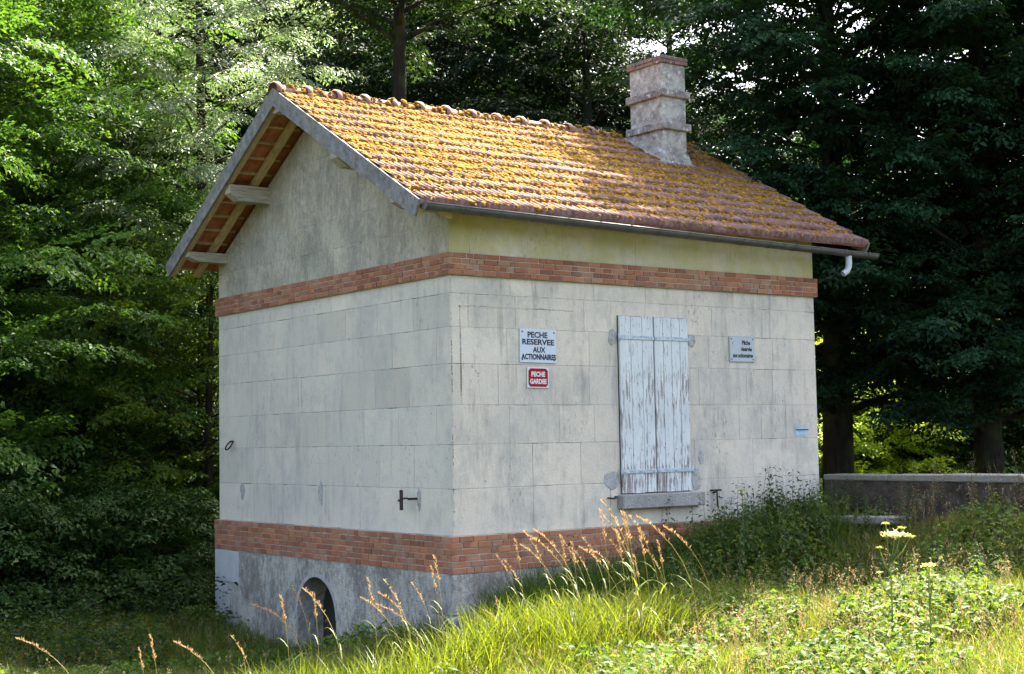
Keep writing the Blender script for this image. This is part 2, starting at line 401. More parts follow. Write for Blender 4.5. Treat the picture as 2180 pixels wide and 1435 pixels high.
# repaired sliver lines seen on the photo's near bay: extra thin courses
hb(gw, 'gable_wall', M_ST); hb(rw, 'shutter_wall', M_STR)
bw = MB(); courses(bw, CT, [[random.uniform(.2, 5.7) for _ in range(6)] for _ in CT], 0, W, lambda u, v, d: (L+d, u, v)); hb(bw, 'rear_gable_wall', M_ST)
ug = MB(); tops = [5.6, 5.15, 4.70, 4.28, 3.86, 3.49, ZUT]
rj = random.Random(3)
JU = [[2.9], [3.5, 2.3], [4.0, 3.1, 2.0], [4.6, 3.6, 2.2, 1.1], [5.1, 4.2, 3.2, 2.4, .92], [5.5, 4.6, 3.7, 2.6, 1.7, .92]]
dr = .15
courses(ug, tops, JU, -.006, W, toG, clips=[(SL*-1, 1, ZE+SL*EV-dr), (SL, 1, ZE+SL*(2*YM+EV)-dr)])
for i in range(len(ug.f)): ug.f[i] = ug.f[i][::-1]
hb(ug, 'gable_top', M_STG)
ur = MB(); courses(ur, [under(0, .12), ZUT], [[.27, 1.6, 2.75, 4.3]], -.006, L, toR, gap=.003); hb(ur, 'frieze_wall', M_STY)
# brick bands
BC = [(.37, .145, .068), (.34, .125, .058), (.41, .17, .08), (.31, .115, .06), (.37, .155, .075), (.39, .165, .08), (.26, .10, .055), (.38, .19, .11)]
def band(name, z0, z1, rows, pr):
    m = MB(); m.box((-pr+.006, -pr+.006, z0), (L+pr-.006, W+pr-.006, z1-.004)); hb(m, name+'_mortar', M_BRM); root = m
    b = MB(); h = (z1-z0)/rows
    for r in range(rows):
        za, zb = z0+r*h+.005, z0+(r+1)*h-.005
        for side in (0, 1):
            ln = (W if side == 0 else L)+2*pr; u = -pr+random.uniform(-.2, 0) if r % 2 else -pr
            while u < ln-pr:
                s_ = random.choice([.17, .18, .09, .14, .09, .18]); a, c = max(u, -pr), min(u+s_, ln-pr); u += s_+.010
                if c-a < .02: continue
                cc = random.choice(BC); k = random.uniform(.85, 1.15); cc = tuple(x*k for x in cc); q = random.uniform(-.008, .003)
                if side == 0: b.box((-pr+q, a, za), (-pr+.05, c, zb), cc, .003)
                else: b.box((a, -pr+q, za), (c, -pr+.05, zb), cc, .003)
        for a_ in np.arange(-pr, W, .225): b.box((L+pr-.05, a_, za), (L+pr, min(a_+.215, W+pr), zb), random.choice(BC), .003)
    o = hb(b, name, M_BR); return o
band('upper_brick_band', ZU, ZUT, 4, .045)
band('lower_brick_band', ZLB, ZB, 6, .055)
# base below the lower band with the arched opening in the gable side
PB = .045
base = MB(); zb0 = -2.6; ay, ar, az = 3.055, .50, -1.13
base.box((.35, -PB, zb0), (L+PB, W+PB, ZLB+.001))
N = 20; arch = [(ay-ar*math.cos(math.pi*i/N), az+.50*math.sin(math.pi*i/N)) for i in range(N+1)]   # from low y to high y over the top
arch = [(ay-ar, zb0)]+arch+[(ay+ar, zb0)]
for (y0, z0), (y1, z1) in zip(arch, arch[1:]):
    if abs(y1-y0) > 1e-5: base.face([(-PB, y0, z0), (-PB, y0, ZLB), (-PB, y1, ZLB), (-PB, y1, z1)])
    base.face([(-PB, y0, z0), (-PB, y1, z1), (.35, y1, z1), (.35, y0, z0)])
base.face([(-PB, -PB, zb0), (-PB, -PB, ZLB), (-PB, ay-ar, ZLB), (-PB, ay-ar, zb0)])
base.face([(-PB, ay+ar, zb0), (-PB, ay+ar, ZLB), (-PB, W+PB, ZLB), (-PB, W+PB, zb0)])
base.face([(-PB, -PB, zb0), (.35, -PB, zb0), (.35, -PB, ZLB), (-PB, -PB, ZLB)])
base.face([(-PB, W+PB, zb0), (-PB, W+PB, ZLB), (.35, W+PB, ZLB), (.35, W+PB, zb0)])
base.c = [(.60, .54, .44)]*len(base.v)
hb(base, 'base_wall', M_BASE)
dk = MB(); dk.box((.33, ay-ar-.05, zb0), (.3499, ay+ar+.05, az+.56)); hb(dk, 'culvert_back', mat_simple('dark_arch_back', (.030, .030, .018), .9, 0, .3, 5))  # near-black sheet closing the back of the arched recess
rim = MB()
for i in range(1, N+1):
    a0, a1 = math.pi*(i-1)/N, math.pi*i/N
    P = lambda a, r, x: (x, ay-r*math.cos(a), az+r*math.sin(a))
    rim.face([P(a0, ar-.002, -PB-.006), P(a0, ar+.05, -PB-.006), P(a1, ar+.05, -PB-.006), P(a1, ar-.002, -PB-.006)])
    rim.face([P(a0, ar+.05, -PB-.006), P(a0, ar+.05, -PB), P(a1, ar+.05, -PB), P(a1, ar+.05, -PB-.006)])
    rim.face([P(a0, ar-.002, -PB-.006), P(a1, ar-.002, -PB-.006), P(a1, ar-.002, .2), P(a0, ar-.002, .2)])
hb(rim, 'arch_rim', M_CEM)
for z0, z1, ya in ((-.86, -.42, 5.25), (-1.30, -.88, 5.56), (-1.75, -1.32, 5.3)):
    q = MB(); block(q, [(ya, z0), (W+PB, z0), (W+PB, z1), (ya, z1)], lambda u, v, d: (-PB-d, u, v), .014, c=(.47, .47, .47)); q.f = [f[::-1] for f in q.f]; hb(q, 'corner_stone', M_ST)
for z0, z1, xb, yb in ((-.86, -.42, .62, .35), (-1.30, -.88, .36, .5)):
    q = MB(); q.box((-PB-.014, -PB-.014, z0+.005), (xb, .0, z1-.005), (.50, .47, .41), .006); q.box((-PB-.0142, -.002, z0+.005), (.0, yb, z1-.005), (.50, .47, .41), .006); hb(q, 'corner_stone', M_BASE)
# ---- roof
roof = empty('roof', (0, 0, Hz), house)
def rb(mb, name, mat, parent=None): return mb.build(name, mat, parent or roof)
X0, X1 = -OV, L+OR
rows = 12; LEN = math.hypot(YM+EV, ZR-ZE); ang = math.atan(SL); NRM = Vector((0, -math.sin(ang), math.cos(ang)))
def tile_slope(side):
    per = .088; nx = int((X1-X0)/per*8); xs = np.linspace(X0, X1, nx+1)
    tt = [(0, 0), (.03, .010), (.10, .012), (.95, .0), (1.0, -.002)]
    V = []; C = []; rowid = []
    rs = np.random.default_rng(7+side)
    tw = .218; ntile = int((X1-X0)/tw)+2
    prof = (.5+.5*np.cos(2*np.pi*xs/per))**1.3*.036
    for r in range(rows):
        jit = rs.normal(0, .006, ntile); lift = rs.normal(0, .0025, ntile); tc = rs.uniform(.75, 1.2, ntile)
        ti = ((xs-X0)/tw).astype(int)
        base_c = np.array([.165, .075, .055])*tc[ti][:, None]*np.where(rs.random(ntile)[ti] < .2, 1.15, 1)[:, None]
        for k, (t, h) in enumerate([(0, -.030), (.0, .030), (.5, .016), (1.04, -.004)]):
            s = (r+t)/rows*LEN + (jit[ti] if k < 2 else 0)
            hh = h + prof*(1 if k else .2) + lift[ti] + .022*(1-0)*0
            off = np.sin(xs*1.1+r)*.004
            y = -EV + s*math.cos(ang) + NRM.y*(hh+off); z = ZE + s*math.sin(ang) + NRM.z*(hh+off)
            if side: y = 2*YM-y
            V.append(np.stack([xs, y, z], 1)); C.append(base_c)
    V = np.array(V); n = nx+1; K = len(V); F = []
    idx = np.arange(K*n).reshape(K, n)
    for r in range(rows):
        for k in range(3):
            a = idx[r*4+k]; b = idx[r*4+k+1]
            q_ = np.stack([a[:-1], a[1:], b[1:], b[:-1]], 1); F.append(q_ if not side else q_[:, ::-1])
    me = npmesh('tile_slope', V.reshape(-1, 3), np.concatenate(F), np.array(C).reshape(-1, 3))
    return link('tile_slope', me, M_TILE, roof)
tile_slope(0); tile_slope(1)
def sp(s, h, x, side=0):
    """point on a slope: s metres up from the eave, h above the tile plane"""
    y = -EV+s*math.cos(ang)+NRM.y*h; z = ZE+s*math.sin(ang)+NRM.z*h
    return (x, 2*YM-y if side else y, z)
def sbox(mb, x0, x1, s0, s1, h0, h1, side=0, c=(1, 1, 1), mitre=False):
    V = [sp(LEN+h*math.tan(ang)-.001 if mitre and s == s1 else s, h, x, side) for h in (h0, h1) for (x, s) in ((x0, s0), (x1, s0), (x1, s1), (x0, s1))]
    F = [[0,3,2,1],[4,5,6,7],[0,1,5,4],[1,2,6,5],[2,3,7,6],[3,0,4,7]]
    if side: F = [f[::-1] for f in F]
    mb.add(V, F, c)
for side in (0, 1):
    b = MB(); sbox(b, X0-.03, X0+.005, -.02, LEN+.02, -.165, .035, side, mitre=True); rb(b, 'barge_board', M_BOARD)
    b = MB(); sbox(b, X1-.005, X1+.03, -.02, LEN+.02, -.13, .03, side, mitre=True); rb(b, 'barge_board', M_BOARD)
    u = MB()
    for r in range(rows):
        for t0 in np.arange(X0+.01, .0, .218):
            sbox(u, t0, min(t0+.212, .05), r*LEN/rows+.005, (r+1)*LEN/rows+.03, -.040-.012*(r % 2)*0, -.026, side, tuple(x for x in (1, 1, 1)))
    sbox(u, 0.05, X1-.02, 0, LEN, -.04, -.03, side)
    rb(u, 'tile_underside', M_SOF)
    for r in range(rows):
        b = MB(); s0 = (r+.08)*LEN/rows; sbox(b, X0+.02, .0, s0, s0+.035, -.066, -.041, side); rb(b, 'batten', M_RAFT)
    for xx in (X0+.008, -.235):
        b = MB(); sbox(b, xx, xx+.075, -.01, LEN-.03, -.155, -.067, side, mitre=True); rb(b, 'rafter', M_RAFT)
    for xx in np.arange(.5, X1, .8):
        pass
    for s_, hgt, x_in in ((LEN*.545, .21, .19), (LEN*.145, .13, .15)):
        P = sp(s_, -.16, 0, side); b = MB()
        y, z = P[1], P[2]; w2 = .085; zt = z+.02
        # weathered beam, end cut on the slant
        V = [(X0+.03, y-w2, zt), (X0+.03, y+w2, zt), (.02, y+w2, zt), (.02, y-w2, zt), (X0+.03, y-w2, zt-hgt*.55), (X0+.03, y+w2, zt-hgt*.55), (X0+.16, y+w2, zt-hgt), (X0+.16, y-w2, zt-hgt), (.02, y+w2, zt-hgt-.01), (.02, y-w2, zt-hgt-.01)]
        F = [[0,1,2,3][::-1], [0,4,5,1], [4,7,6,5], [7,9,8,6], [0,3,9,7,4], [1,5,6,8,2]]
        b.add(V, [f[::-1] for f in F]); rb(b, 'purlin', M_PUR)
rp = MB(); zt = ZR-.10
V = [(X0+.02, YM-.09, zt-.09), (X0+.02, YM+.09, zt-.09), (X0+.02, YM+.02, zt), (X0+.02, YM-.02, zt), (X0+.02, YM-.09, zt-.17), (X0+.02, YM+.09, zt-.17)]
V += [(.02, y, z) for _, y, z in V]
rp.add(V, [[4,5,1,2,3,0], [6,9,8,7,11,10], [0,3,9,6], [3,2,8,9], [2,1,7,8], [1,5,11,7], [5,4,10,11], [4,0,6,10]]); rb(rp, 'purlin', M_PUR)
# ridge tiles
nr = 17; rl = (X1-X0)/nr; proto = None
for i in range(nr):
    x = X0+i*rl
    if x+rl > 5.12 and x < 5.6: continue
    if proto is None:
        m = MB(); prof = [(-.015, .115), (.0, .130), (.05, .127), (.065, .095), (rl*.5, .086), (rl+.01, .080)]
        n = 14; V = []
        for px, r in prof:
            for k in range(n+1):
                a = math.pi*(-.08+1.16*k/n); V.append((px, -r*1.15*math.cos(a), r*.95*math.sin(a)))
        F = [[j*(n+1)+k, j*(n+1)+k+1, (j+1)*(n+1)+k+1, (j+1)*(n+1)+k] for j in range(len(prof)-1) for k in range(n)]
        m.add(V, F, (.30, .15, .10), True); proto = o = rb(m, 'ridge_tile', M_TILE)
    else: o = proto.copy(); col.objects.link(o); o.parent = roof
    o.location = (x-.02 if i == 0 else x, YM+random.uniform(-.006, .006), ZR+.005+random.uniform(-.004, .006)); o.rotation_euler = (random.uniform(-.05, .05), random.uniform(-.012, .012), random.uniform(-.01, .01))
# moss: thousands of small cushions gathered along the tile edges
def build_moss():
    rs = np.random.default_rng(21); n = 85000
    x = rs.uniform(X0+.02, X1-.02, n); s = rs.uniform(.02, LEN-.03, n)
    rowp = (s/LEN*rows) % 1
    dens = .5+.5*np.sin(x*1.7+s*2.1)*np.sin(s*3.1-x*.9+1); dens2 = .5+.5*np.sin(x*6.1+s*1.3)*np.sin(s*7-x*3.3)
    d3 = .5+.5*np.sin(x*15+s*4)*np.sin(x*9.3-s*11)
    up = np.clip((s/LEN)*1.3+.15, 0, 1)
    pr = (.07+.60*np.exp(-((rowp-.10)/.15)**2)+.25*np.exp(-((rowp-.9)/.12)**2)+.38*dens2*d3)*(.3+.7*dens)*up*2.5
    k = rs.random(n) < pr; rowk = rowp[k]; x, s = x[k], s[k]
    # moss on the ridge too
    m = 1300; xr = rs.uniform(X0, X1, m); coll = ((xr-X0)/rl) % 1; kk = (rs.random(m) < .34+.3*(np.abs(coll-.5) > .36)); xr = xr[kk]
    sr = LEN-rs.uniform(.0, .13, len(xr)); hr = .012+(.10-(LEN-sr)*.6)
    x = np.concatenate([x, xr]); s = np.concatenate([s, sr]); hh = np.concatenate([np.full(k.sum(), .022)+.014*(1-rowk), hr]); n = len(x)
    keep = ~((x > 5.06) & (x < 5.66) & (s > 2.66)); x, s, hh = x[keep], s[keep], hh[keep]; n = len(x)
    r = rs.gamma(3, .0056, n)+.008; r = np.minimum(r, .046); hgt = r*rs.uniform(.45, .8, n)
    T = []
    for lev, (rr, zz) in enumerate(((1, -.15), (.82, .55))):
        for q_ in range(6): a = 2*math.pi*q_/6+lev*.4; T.append((rr*math.cos(a), rr*math.sin(a), zz))
    T.append((0, 0, 1.)); T = np.array(T)
    F = [[q_, (q_+1) % 6, 6+(q_+1) % 6] for q_ in range(6)]+[[q_, 6+(q_+1) % 6, 6+q_] for q_ in range(6)]+[[6+q_, 6+(q_+1) % 6, 12] for q_ in range(6)]
    F = np.array(F); rot = rs.uniform(0, 6.28, n); st = rs.uniform(.8, 1.5, n)
    lx = T[None, :, 0]*st[:, None]*r[:, None]; ly = T[None, :, 1]*r[:, None]; lz = T[None, :, 2]*hgt[:, None]
    jj = rs.uniform(.75, 1.25, (n, 13)); lx, ly, lz = lx*jj, ly*jj, lz*rs.uniform(.7, 1.3, (n, 13))
    cx, sx = np.cos(rot)[:, None], np.sin(rot)[:, None]; ax = lx*cx-ly*sx; ay_ = lx*sx+ly*cx
    S = s[:, None]+ay_; H = hh[:, None]+lz
    V = np.stack([x[:, None]+ax, -EV+S*math.cos(ang)+NRM.y*H, ZE+S*math.sin(ang)+NRM.z*H], -1).reshape(-1, 3)
    FF = (F[None]+np.arange(n)[:, None, None]*13).reshape(-1, 3)
    cb = np.array([(.32, .165, .025), (.38, .21, .035), (.23, .11, .018), (.14, .075, .02)])[rs.integers(0, 4, n)]*rs.uniform(.75, 1.15, (n, 1))
    me = npmesh('moss', V, FF, np.repeat(cb, 13, 0), True); o = link('moss', me, M_MOSS, roof); o['kind'] = 'stuff'
build_moss()
# gutter
gy, gr = -EV-.055, .068
def gz(x): return ZE-.035-.016*x
g = MB(); n = 10; V = []
xs = list(np.linspace(X0+.02, X1+.10, 16))
for x in xs:
    for k in range(n+1): a = math.pi*k/n; V.append((x, gy-gr*math.cos(a), gz(x)-gr*math.sin(a)))
    for k in range(n, -1, -1): a = math.pi*k/n; V.append((x, gy-(gr-.004)*math.cos(a), gz(x)-(gr-.004)*math.sin(a)))
m_ = 2*(n+1); F = [[i*m_+k, (i+1)*m_+k, (i+1)*m_+(k+1) % m_, i*m_+(k+1) % m_] for i in range(len(xs)-1) for k in range(m_)]
g.add(V, F, (1, 1, 1), True)
g.tube([(xs[0], gy-gr, gz(xs[0])), (xs[-1], gy-gr, gz(xs[-1]))], .009, 8)
for x in (xs[0], xs[-1]): g.face([(x, gy-gr*math.cos(math.pi*k/n), gz(x)-gr*math.sin(math.pi*k/n)) for k in range(n+1)])
gutter = rb(g, 'gutter', M_ZINC)
for x in np.arange(X0+.06, X1, .47):
    b = MB(); 
    for k in range(n):
        a0, a1 = math.pi*k/n, math.pi*(k+1)/n; f = lambda a, r, xx: (xx, gy-r*math.cos(a), gz(xx)-r*math.sin(a))
        b.face([f(a0, gr+.004, x), f(a0, gr+.004, x+.022), f(a1, gr+.004, x+.022), f(a1, gr+.004, x)])
        b.face([f(a0, gr, x), f(a0, gr+.004, x), f(a1, gr+.004, x), f(a1, gr, x)])
    b.box((x, gy-gr-.014, gz(x)-.006), (x+.022, gy-gr-.004, gz(x)+.012)); o = b.build('gutter_bracket', M_ZINC, gutter)
b = MB(); px = 6.16
pts = [(px, gy, gz(px)-.05), (px, gy, gz(px)-.14), (px-.005, gy, gz(px)-.20), (px-.03, gy+.01, gz(px)-.26), (px-.09, gy+.03, gz(px)-.30)]
b.tube(pts, .042, 14, cap=False); b.tube(pts, .038, 14, cap=False); b.build('downpipe_outlet', M_PVC, gutter)

# ---- chimney
ch = empty('chimney', (0, 0, Hz), house)
cx0, cx1, cy0, cy1 = 5.12, 5.575, 2.04, 2.76; CTZ = 6.58
def cb(name, pad, z0, z1, mat, c, bev=.012):
    m = MB(); m.box((cx0-pad, cy0-pad, z0), (cx1+pad, cy1+pad, z1), c, bev)
    return m.build(name, mat, ch)
cb('shaft', 0, 4.6, CTZ-.1, M_CH, (.50, .46, .40))
cb('collar', .055, 5.49, 5.60, M_CHD, (.38, .34, .30)); cb('collar', .05, 5.97, 6.08, M_CHD, (.38, .33, .29))
cap = MB()
for r in range(2):
    for (a0, a1, b0, b1) in ((cx0-.03, cx1+.03, cy0-.03, cy0+.11), (cx0-.03, cx1+.03, cy1-.11, cy1+.03), (cx0-.03, cx0+.10, cy0-.03, cy1+.03), (cx1-.10, cx1+.03, cy0-.03, cy1+.03)):
        lx, ly = a1-a0, b1-b0; nn = max(1, round(max(lx, ly)/.22))
        for k in range(nn):
            if lx > ly: q0 = (a0+lx*k/nn+.004, b0); q1 = (a0+lx*(k+1)/nn-.004, b1)
            else: q0 = (a0, b0+ly*k/nn+.004); q1 = (a1, b0+ly*(k+1)/nn-.004)
            j = random.uniform(-.006, .006); z0 = CTZ-.115+r*.058
            cap.box((q0[0]+j, q0[1]+j, z0), (q1[0]+j, q1[1]+j, z0+.053+random.uniform(-.004, .004)), random.choice([(.30, .14, .10), (.34, .19, .14), (.25, .13, .10)]), .006)
cap.box((cx0+.05, cy0+.05, CTZ-.11), (cx1-.05, cy1-.05, CTZ-.02), (.12, .1, .09))
cap.build('cap', M_CHD, ch)
fl = MB()
def rz(y): return ZE+SL*(y+EV)
def ring(x0, x1, y0, y1, dz, ): return [(x0, y0, rz(y0)+dz), (x1, y0, rz(y0)+dz), (x1, y1, rz(y1)+dz), (x0, y1, rz(y1)+dz)]
r1 = ring(cx0-.10, cx1+.09, cy0-.12, cy1+.1, .02); r2 = ring(cx0-.045, cx1+.04, cy0-.05, cy1+.04, .08); r3 = ring(cx0-.008, cx1+.008, cy0-.01, cy1+.01, .20)
V = r1+r2+r3; fl.add(V, [[4*k+i, 4*k+(i+1) % 4, 4*k+4+(i+1) % 4, 4*k+4+i] for k in (0, 1) for i in range(4)], (.40, .36, .32)); fl.build('flashing', M_CHD, ch)

# ---- shutters, sill
def shutter(x0, x1, hinge_left):
    sh = empty('shutter', (x0, 0, Hz), house); z0, z1 = .385, 2.525; n = 3 if hinge_left else 4; wv = (x1-x0)/n
    for k in range(n):
        m = MB(); a = k*wv+.0025; b_ = (k+1)*wv-.0025
        m.box((a, -.044, z0+random.uniform(-.004, .004)), (b_, -.014, z1+random.uniform(-.003, .003)), (1, 1, 1), .003); m.build('plank', M_SH, sh)
    for z in (2.265, .645):
        m = MB(); m.box((.0, -.056, z-.024), (x1-x0, -.0445, z+.024), (1, 1, 1), .003)
        for q_ in (.06, .5, .93): m.tube([((x1-x0)*q_, -.056, z), ((x1-x0)*q_, -.062, z)], .010, 8)
        xx = -.012 if hinge_left else (x1-x0)+.012
        m.tube([(xx, -.05, z-.045), (xx, -.05, z+.045)], .014, 8); m.build('hinge_strap', M_SHM, sh)
    return sh
shutter(2.425, 2.968, True); shutter(2.986, 3.548, False)
m = MB(); m.box((2.42, -.012, .38), (3.55, -.0065, 2.53), (.05, .05, .05)); hb(m, 'window_reveal', M_IRON)
m = MB(); m.box((2.36, -.13, .20), (3.70, -.007, .372), (.38, .36, .35), .012); hb(m, 'window_sill', M_SILL)
# small things fixed to the walls
def blob(name, plane, u, v, ru, rv, mat, d=.007, seed=0, th=.004):
    rs = random.Random(seed); n = 14; pts = []
    for k in range(n): a = 2*math.pi*k/n; r = rs.uniform(.78, 1.12); pts.append((u+ru*r*math.cos(a), v+rv*r*math.sin(a)))
    m = MB(); f = (lambda p, dd: (-dd, p[0], p[1])) if plane == 'G' else (lambda p, dd: (p[0], -dd, p[1]))
    A = [f(p, d) for p in pts]; B = [f((u+(p[0]-u)*.9, v+(p[1]-v)*.9), d+th) for p in pts]
    F = [[i, (i+1) % n, n+(i+1) % n, n+i] for i in range(n)]+[list(range(n, 2*n))]
    m.add(A+B, F if plane == 'R' else [f_[::-1] for f_ in F], (.35, .35, .35)); return hb(m, name, mat)
blob('cement_patch', 'G', 5.214, .41, .075, .125, M_CEM, seed=1); blob('cement_patch', 'G', 2.988, .43, .06, .155, M_CEM, seed=2)
blob('cement_patch', 'G', .68, .40, .04, .15, M_CEM, seed=8)
blob('cement_patch', 'R', 3.755, .795, .055, .09, M_CEM, seed=3); blob('cement_patch', 'R', 2.30, .55, .13, .13, M_CEM, seed=4)
blob('cement_patch', 'R', 2.345, 2.26, .07, .10, M_CEM, seed=5); blob('cement_patch', 'R', 3.635, 2.26, .075, .09, M_CEM, seed=6); blob('cement_patch', 'R', 3.66, .52, .09, .17, M_CEM, seed=7)
m = MB(); m.tube([(-.03-.04*(1-math.cos(a)), 5.505+.075*math.sin(a), 1.045+.06*math.cos(a)) for a in np.linspace(0, 5.9, 18)], .011, 6); m.tube([(-.0, 5.50, 1.10), (-.05, 5.50, 1.10)], .014, 6); hb(m, 'iron_ring', M_IRON)
m = MB(); m.box((-.15, .82, .27), (-.13, .875, .50), (1, 1, 1), .004); m.tube([(-.14, .72, .41), (-.14, .85, .40), (-.14, .91, .375)], .011, 6); m.tube([(0, .72, .40), (-.13, .72, .40)], .014, 6); hb(m, 'iron_bracket', M_IRON)
m = MB(); m.tube([(3.90, 0, .375), (3.90, -.05, .375), (4.04, -.05, .375)], .012, 6); m.tube([(3.97, -.05, .375), (3.98, -.05, .17)], .011, 6); m.tube([(3.95, 0, .34), (3.97, -.05, .36)], .01, 6); hb(m, 'iron_hook', M_IRON)
m = MB(); m.tube([(2.22, 0, .34), (2.22, -.04, .34), (2.29, -.045, .33), (2.33, -.04, .35), (2.33, 0, .35)], .01, 6); hb(m, 'iron_hook', M_IRON)
m = MB(); m.face([(5.45,-.008,1.10),(5.50,-.008,1.03),(5.60,-.008,1.05),(5.68,-.008,1.01),(5.70,-.008,1.10),(5.66,-.008,1.19),(5.55,-.008,1.17),(5.47,-.008,1.20)]); hb(m, 'blue_paint_mark', mat_simple('faded_blue_paint', (.36, .46, .50), .9, 0, .35, 14))
m = MB(); m.box((5.48, -.0115, 1.112), (5.72, -.0088, 1.126)); hb(m, 'dark_slot', M_IRON)
# mortar lines of old repairs near the corner of the shutter wall
m = MB()
for i, (a, z) in enumerate(zip(np.linspace(.11, 1.72, 34), [2.56]*34)):
    j = random.uniform(-.006, .006); m.box((a, -.0085, z-.004+j), (a+random.uniform(.03, .05), -.006, z+.003+j))
for z in np.arange(1.55, 2.56, .035): m.box((.125, -.0085, z), (.131, -.006, z+random.uniform(.02, .036)))
for z in np.arange(0.1, 2.85, .04):
    if random.random() < .8: m.box((.006, -.0085, z), (.012+random.uniform(0, .006), -.006, z+random.uniform(.02, .04)))
hb(m, 'repair_joint', M_MOR)

# ---- signs
FONTC = {}
def text_mesh(parent, name, txt, xc, zc, h, wid, mat, y=-.002, bold=.035):
    cu = bpy.data.curves.new('t', 'FONT'); cu.body = txt; cu.align_x = 'CENTER'; cu.size = 1; cu.offset = bold; cu.extrude = .0; cu.resolution_u = 3
    o = bpy.data.objects.new('t', cu); col.objects.link(o); dg = bpy.context.evaluated_depsgraph_get(); dg.update()
    me = bpy.data.meshes.new_from_object(o.evaluated_get(dg)); bpy.data.objects.remove(o)
    V = np.zeros(len(me.vertices)*3, np.float32); me.vertices.foreach_get('co', V); V = V.reshape(-1, 3)
    mn, mx = V.min(0), V.max(0); s_x = wid/(mx[0]-mn[0]); s_z = h/(mx[1]-mn[1])
    N_ = np.stack([(V[:, 0]-(mn[0]+mx[0])/2)*s_x+xc, np.full(len(V), y), (V[:, 1]-mn[1])*s_z+zc-h/2], 1)
    me.vertices.foreach_set('co', N_.astype(np.float32).ravel()); me.update(); me.materials.clear()
    return link(name, me, mat, parent)
def sign(name, x0, x1, z0, z1, mat, label, tilt=0):
    s = empty(name, ((x0+x1)/2, -.020, (z0+z1)/2)); s.rotation_euler = (0, tilt, 0); tag(s, label, 'sign')
    m = MB(); hw, hh = (x1-x0)/2, (z1-z0)/2; m.box((-hw, 0, -hh), (hw, .012, hh), (1, 1, 1), .003); m.build('plate', mat, s)
    for sx in (-1, 1):
        for sz in (-1, 1):
            q_ = MB(); q_.tube([(sx*(hw-.035), .001, sz*(hh-.035)), (sx*(hw-.035), -.005, sz*(hh-.035))], .0095, 10); q_.build('screw', M_SCREW, s)
    return s, hw, hh
s, hw, hh = sign('fishing_sign', .945, 1.475, 1.935, 2.325, M_ENAM, 'white enamel sign reading PECHE RESERVEE AUX ACTIONNAIRES left of the shutters', .012)
text_mesh(s, 'lettering', 'PECHE', -.01, .128, .070, .29, M_INK); text_mesh(s, 'lettering', 'RESERVEE', .0, .045, .068, .465, M_INK)
text_mesh(s, 'lettering', 'AUX', .012, -.045, .066, .185, M_INK); text_mesh(s, 'lettering', 'ACTIONNAIRES', .005, -.127, .068, .505, M_INK, bold=.045)
s, hw, hh = sign('guarded_fishing_sign', 1.043, 1.357, 1.643, 1.883, M_WINK, 'small red and white enamel sign reading PECHE GARDEE under the larger white sign', .01)
m = MB(); a, b_ = hw-.016, hh-.014; c_ = .028
m.add([(x, y, z) for y in (-.0015, .001) for x, z in ((-a+c_, -b_), (a-c_, -b_), (a, -b_+c_), (a, b_-c_), (a-c_, b_), (-a+c_, b_), (-a, b_-c_), (-a, -b_+c_))], [list(range(8))]+[[i, 8+i, 8+(i+1) % 8, (i+1) % 8] for i in range(8)]); m.build('red_field', M_RED, s)
text_mesh(s, 'lettering', 'PECHE', .0, .040, .060, .20, M_WINK, y=-.0035, bold=.05); text_mesh(s, 'lettering', 'GARDEE', .0, -.044, .060, .24, M_WINK, y=-.0035, bold=.05)
s, hw, hh = sign('old_fishing_sign', 4.289, 4.742, 2.0, 2.333, M_PANEL, 'faded grey sign with small black lettering, right of the closed shutters')
m = MB(); m.box((-hw+.012, -.0015, -hh+.012), (hw-.012, .001, hh-.012)); m.build('panel', flat('pale_panel', (.40, .44, .45), .4), s)
text_mesh(s, 'lettering', 'Pêche', .07, .085, .062, .15, M_INK2, y=-.003, bold=.05); text_mesh(s, 'lettering', 'réservée', .075, .002, .058, .20, M_INK2, y=-.003, bold=.05)
text_mesh(s, 'lettering', 'aux actionnaires', .01, -.082, .055, .36, M_INK2, y=-.003, bold=.05); text_mesh(s, 'lettering', '(', -.165, .075, .04, .016, M_INK2, y=-.003)

# ------------------------------------------------------------------ parapet and slab
pw = empty('parapet_wall', (6.15, -.02, -1.0)); tag(pw, 'low dark stone parapet wall with pale coping running right from the building', 'wall')
m = MB(); m.box((-.17, -22, -.8), (.17, -.001, 1.44), (.17, .145, .12)); 
def mat_parapet():
    s = NT('dark_rubble'); a = s.noise(5, 6, .75); b = s.noise(1.5, 4, .6, off=4)
    c = s.mix(s.ramp(a, .35, .65), (.040, .032, .024), (.115, .09, .07)); c = s.mix(s.ramp(b, .45, .65, 0, .5), c, (.09, .10, .04))
    return s.done(s.principled(c, .95, s.bump(a, 1., .05), .1))
m.build('wall', mat_parapet(), pw)
y = -.004; k = 0
while y > -22:
    ln = random.uniform(.8, 1.15); m = MB(); j = random.uniform(-.008, .008); m.box((-.20+j, y-ln+.008, 1.44), (.215+j, y, 1.525+random.uniform(-.01, .01)), (.22, .20, .17), .012); m.build('coping_stone', M_SILL, pw); y -= ln
sp_ = at(1835, 1084, 19.2)
m = MB(); m.box((-.25, -.6, -.05), (.25, .45, .05), (.30, .30, .29), .015); sb = m.build('stone_slab', M_SILL)
sb.location = (5.66, -.85, -.04); sb.rotation_euler = (0, .02, .25); tag(sb, 'flat pale stone slab lying in the weeds at the foot of the parapet', 'slab')

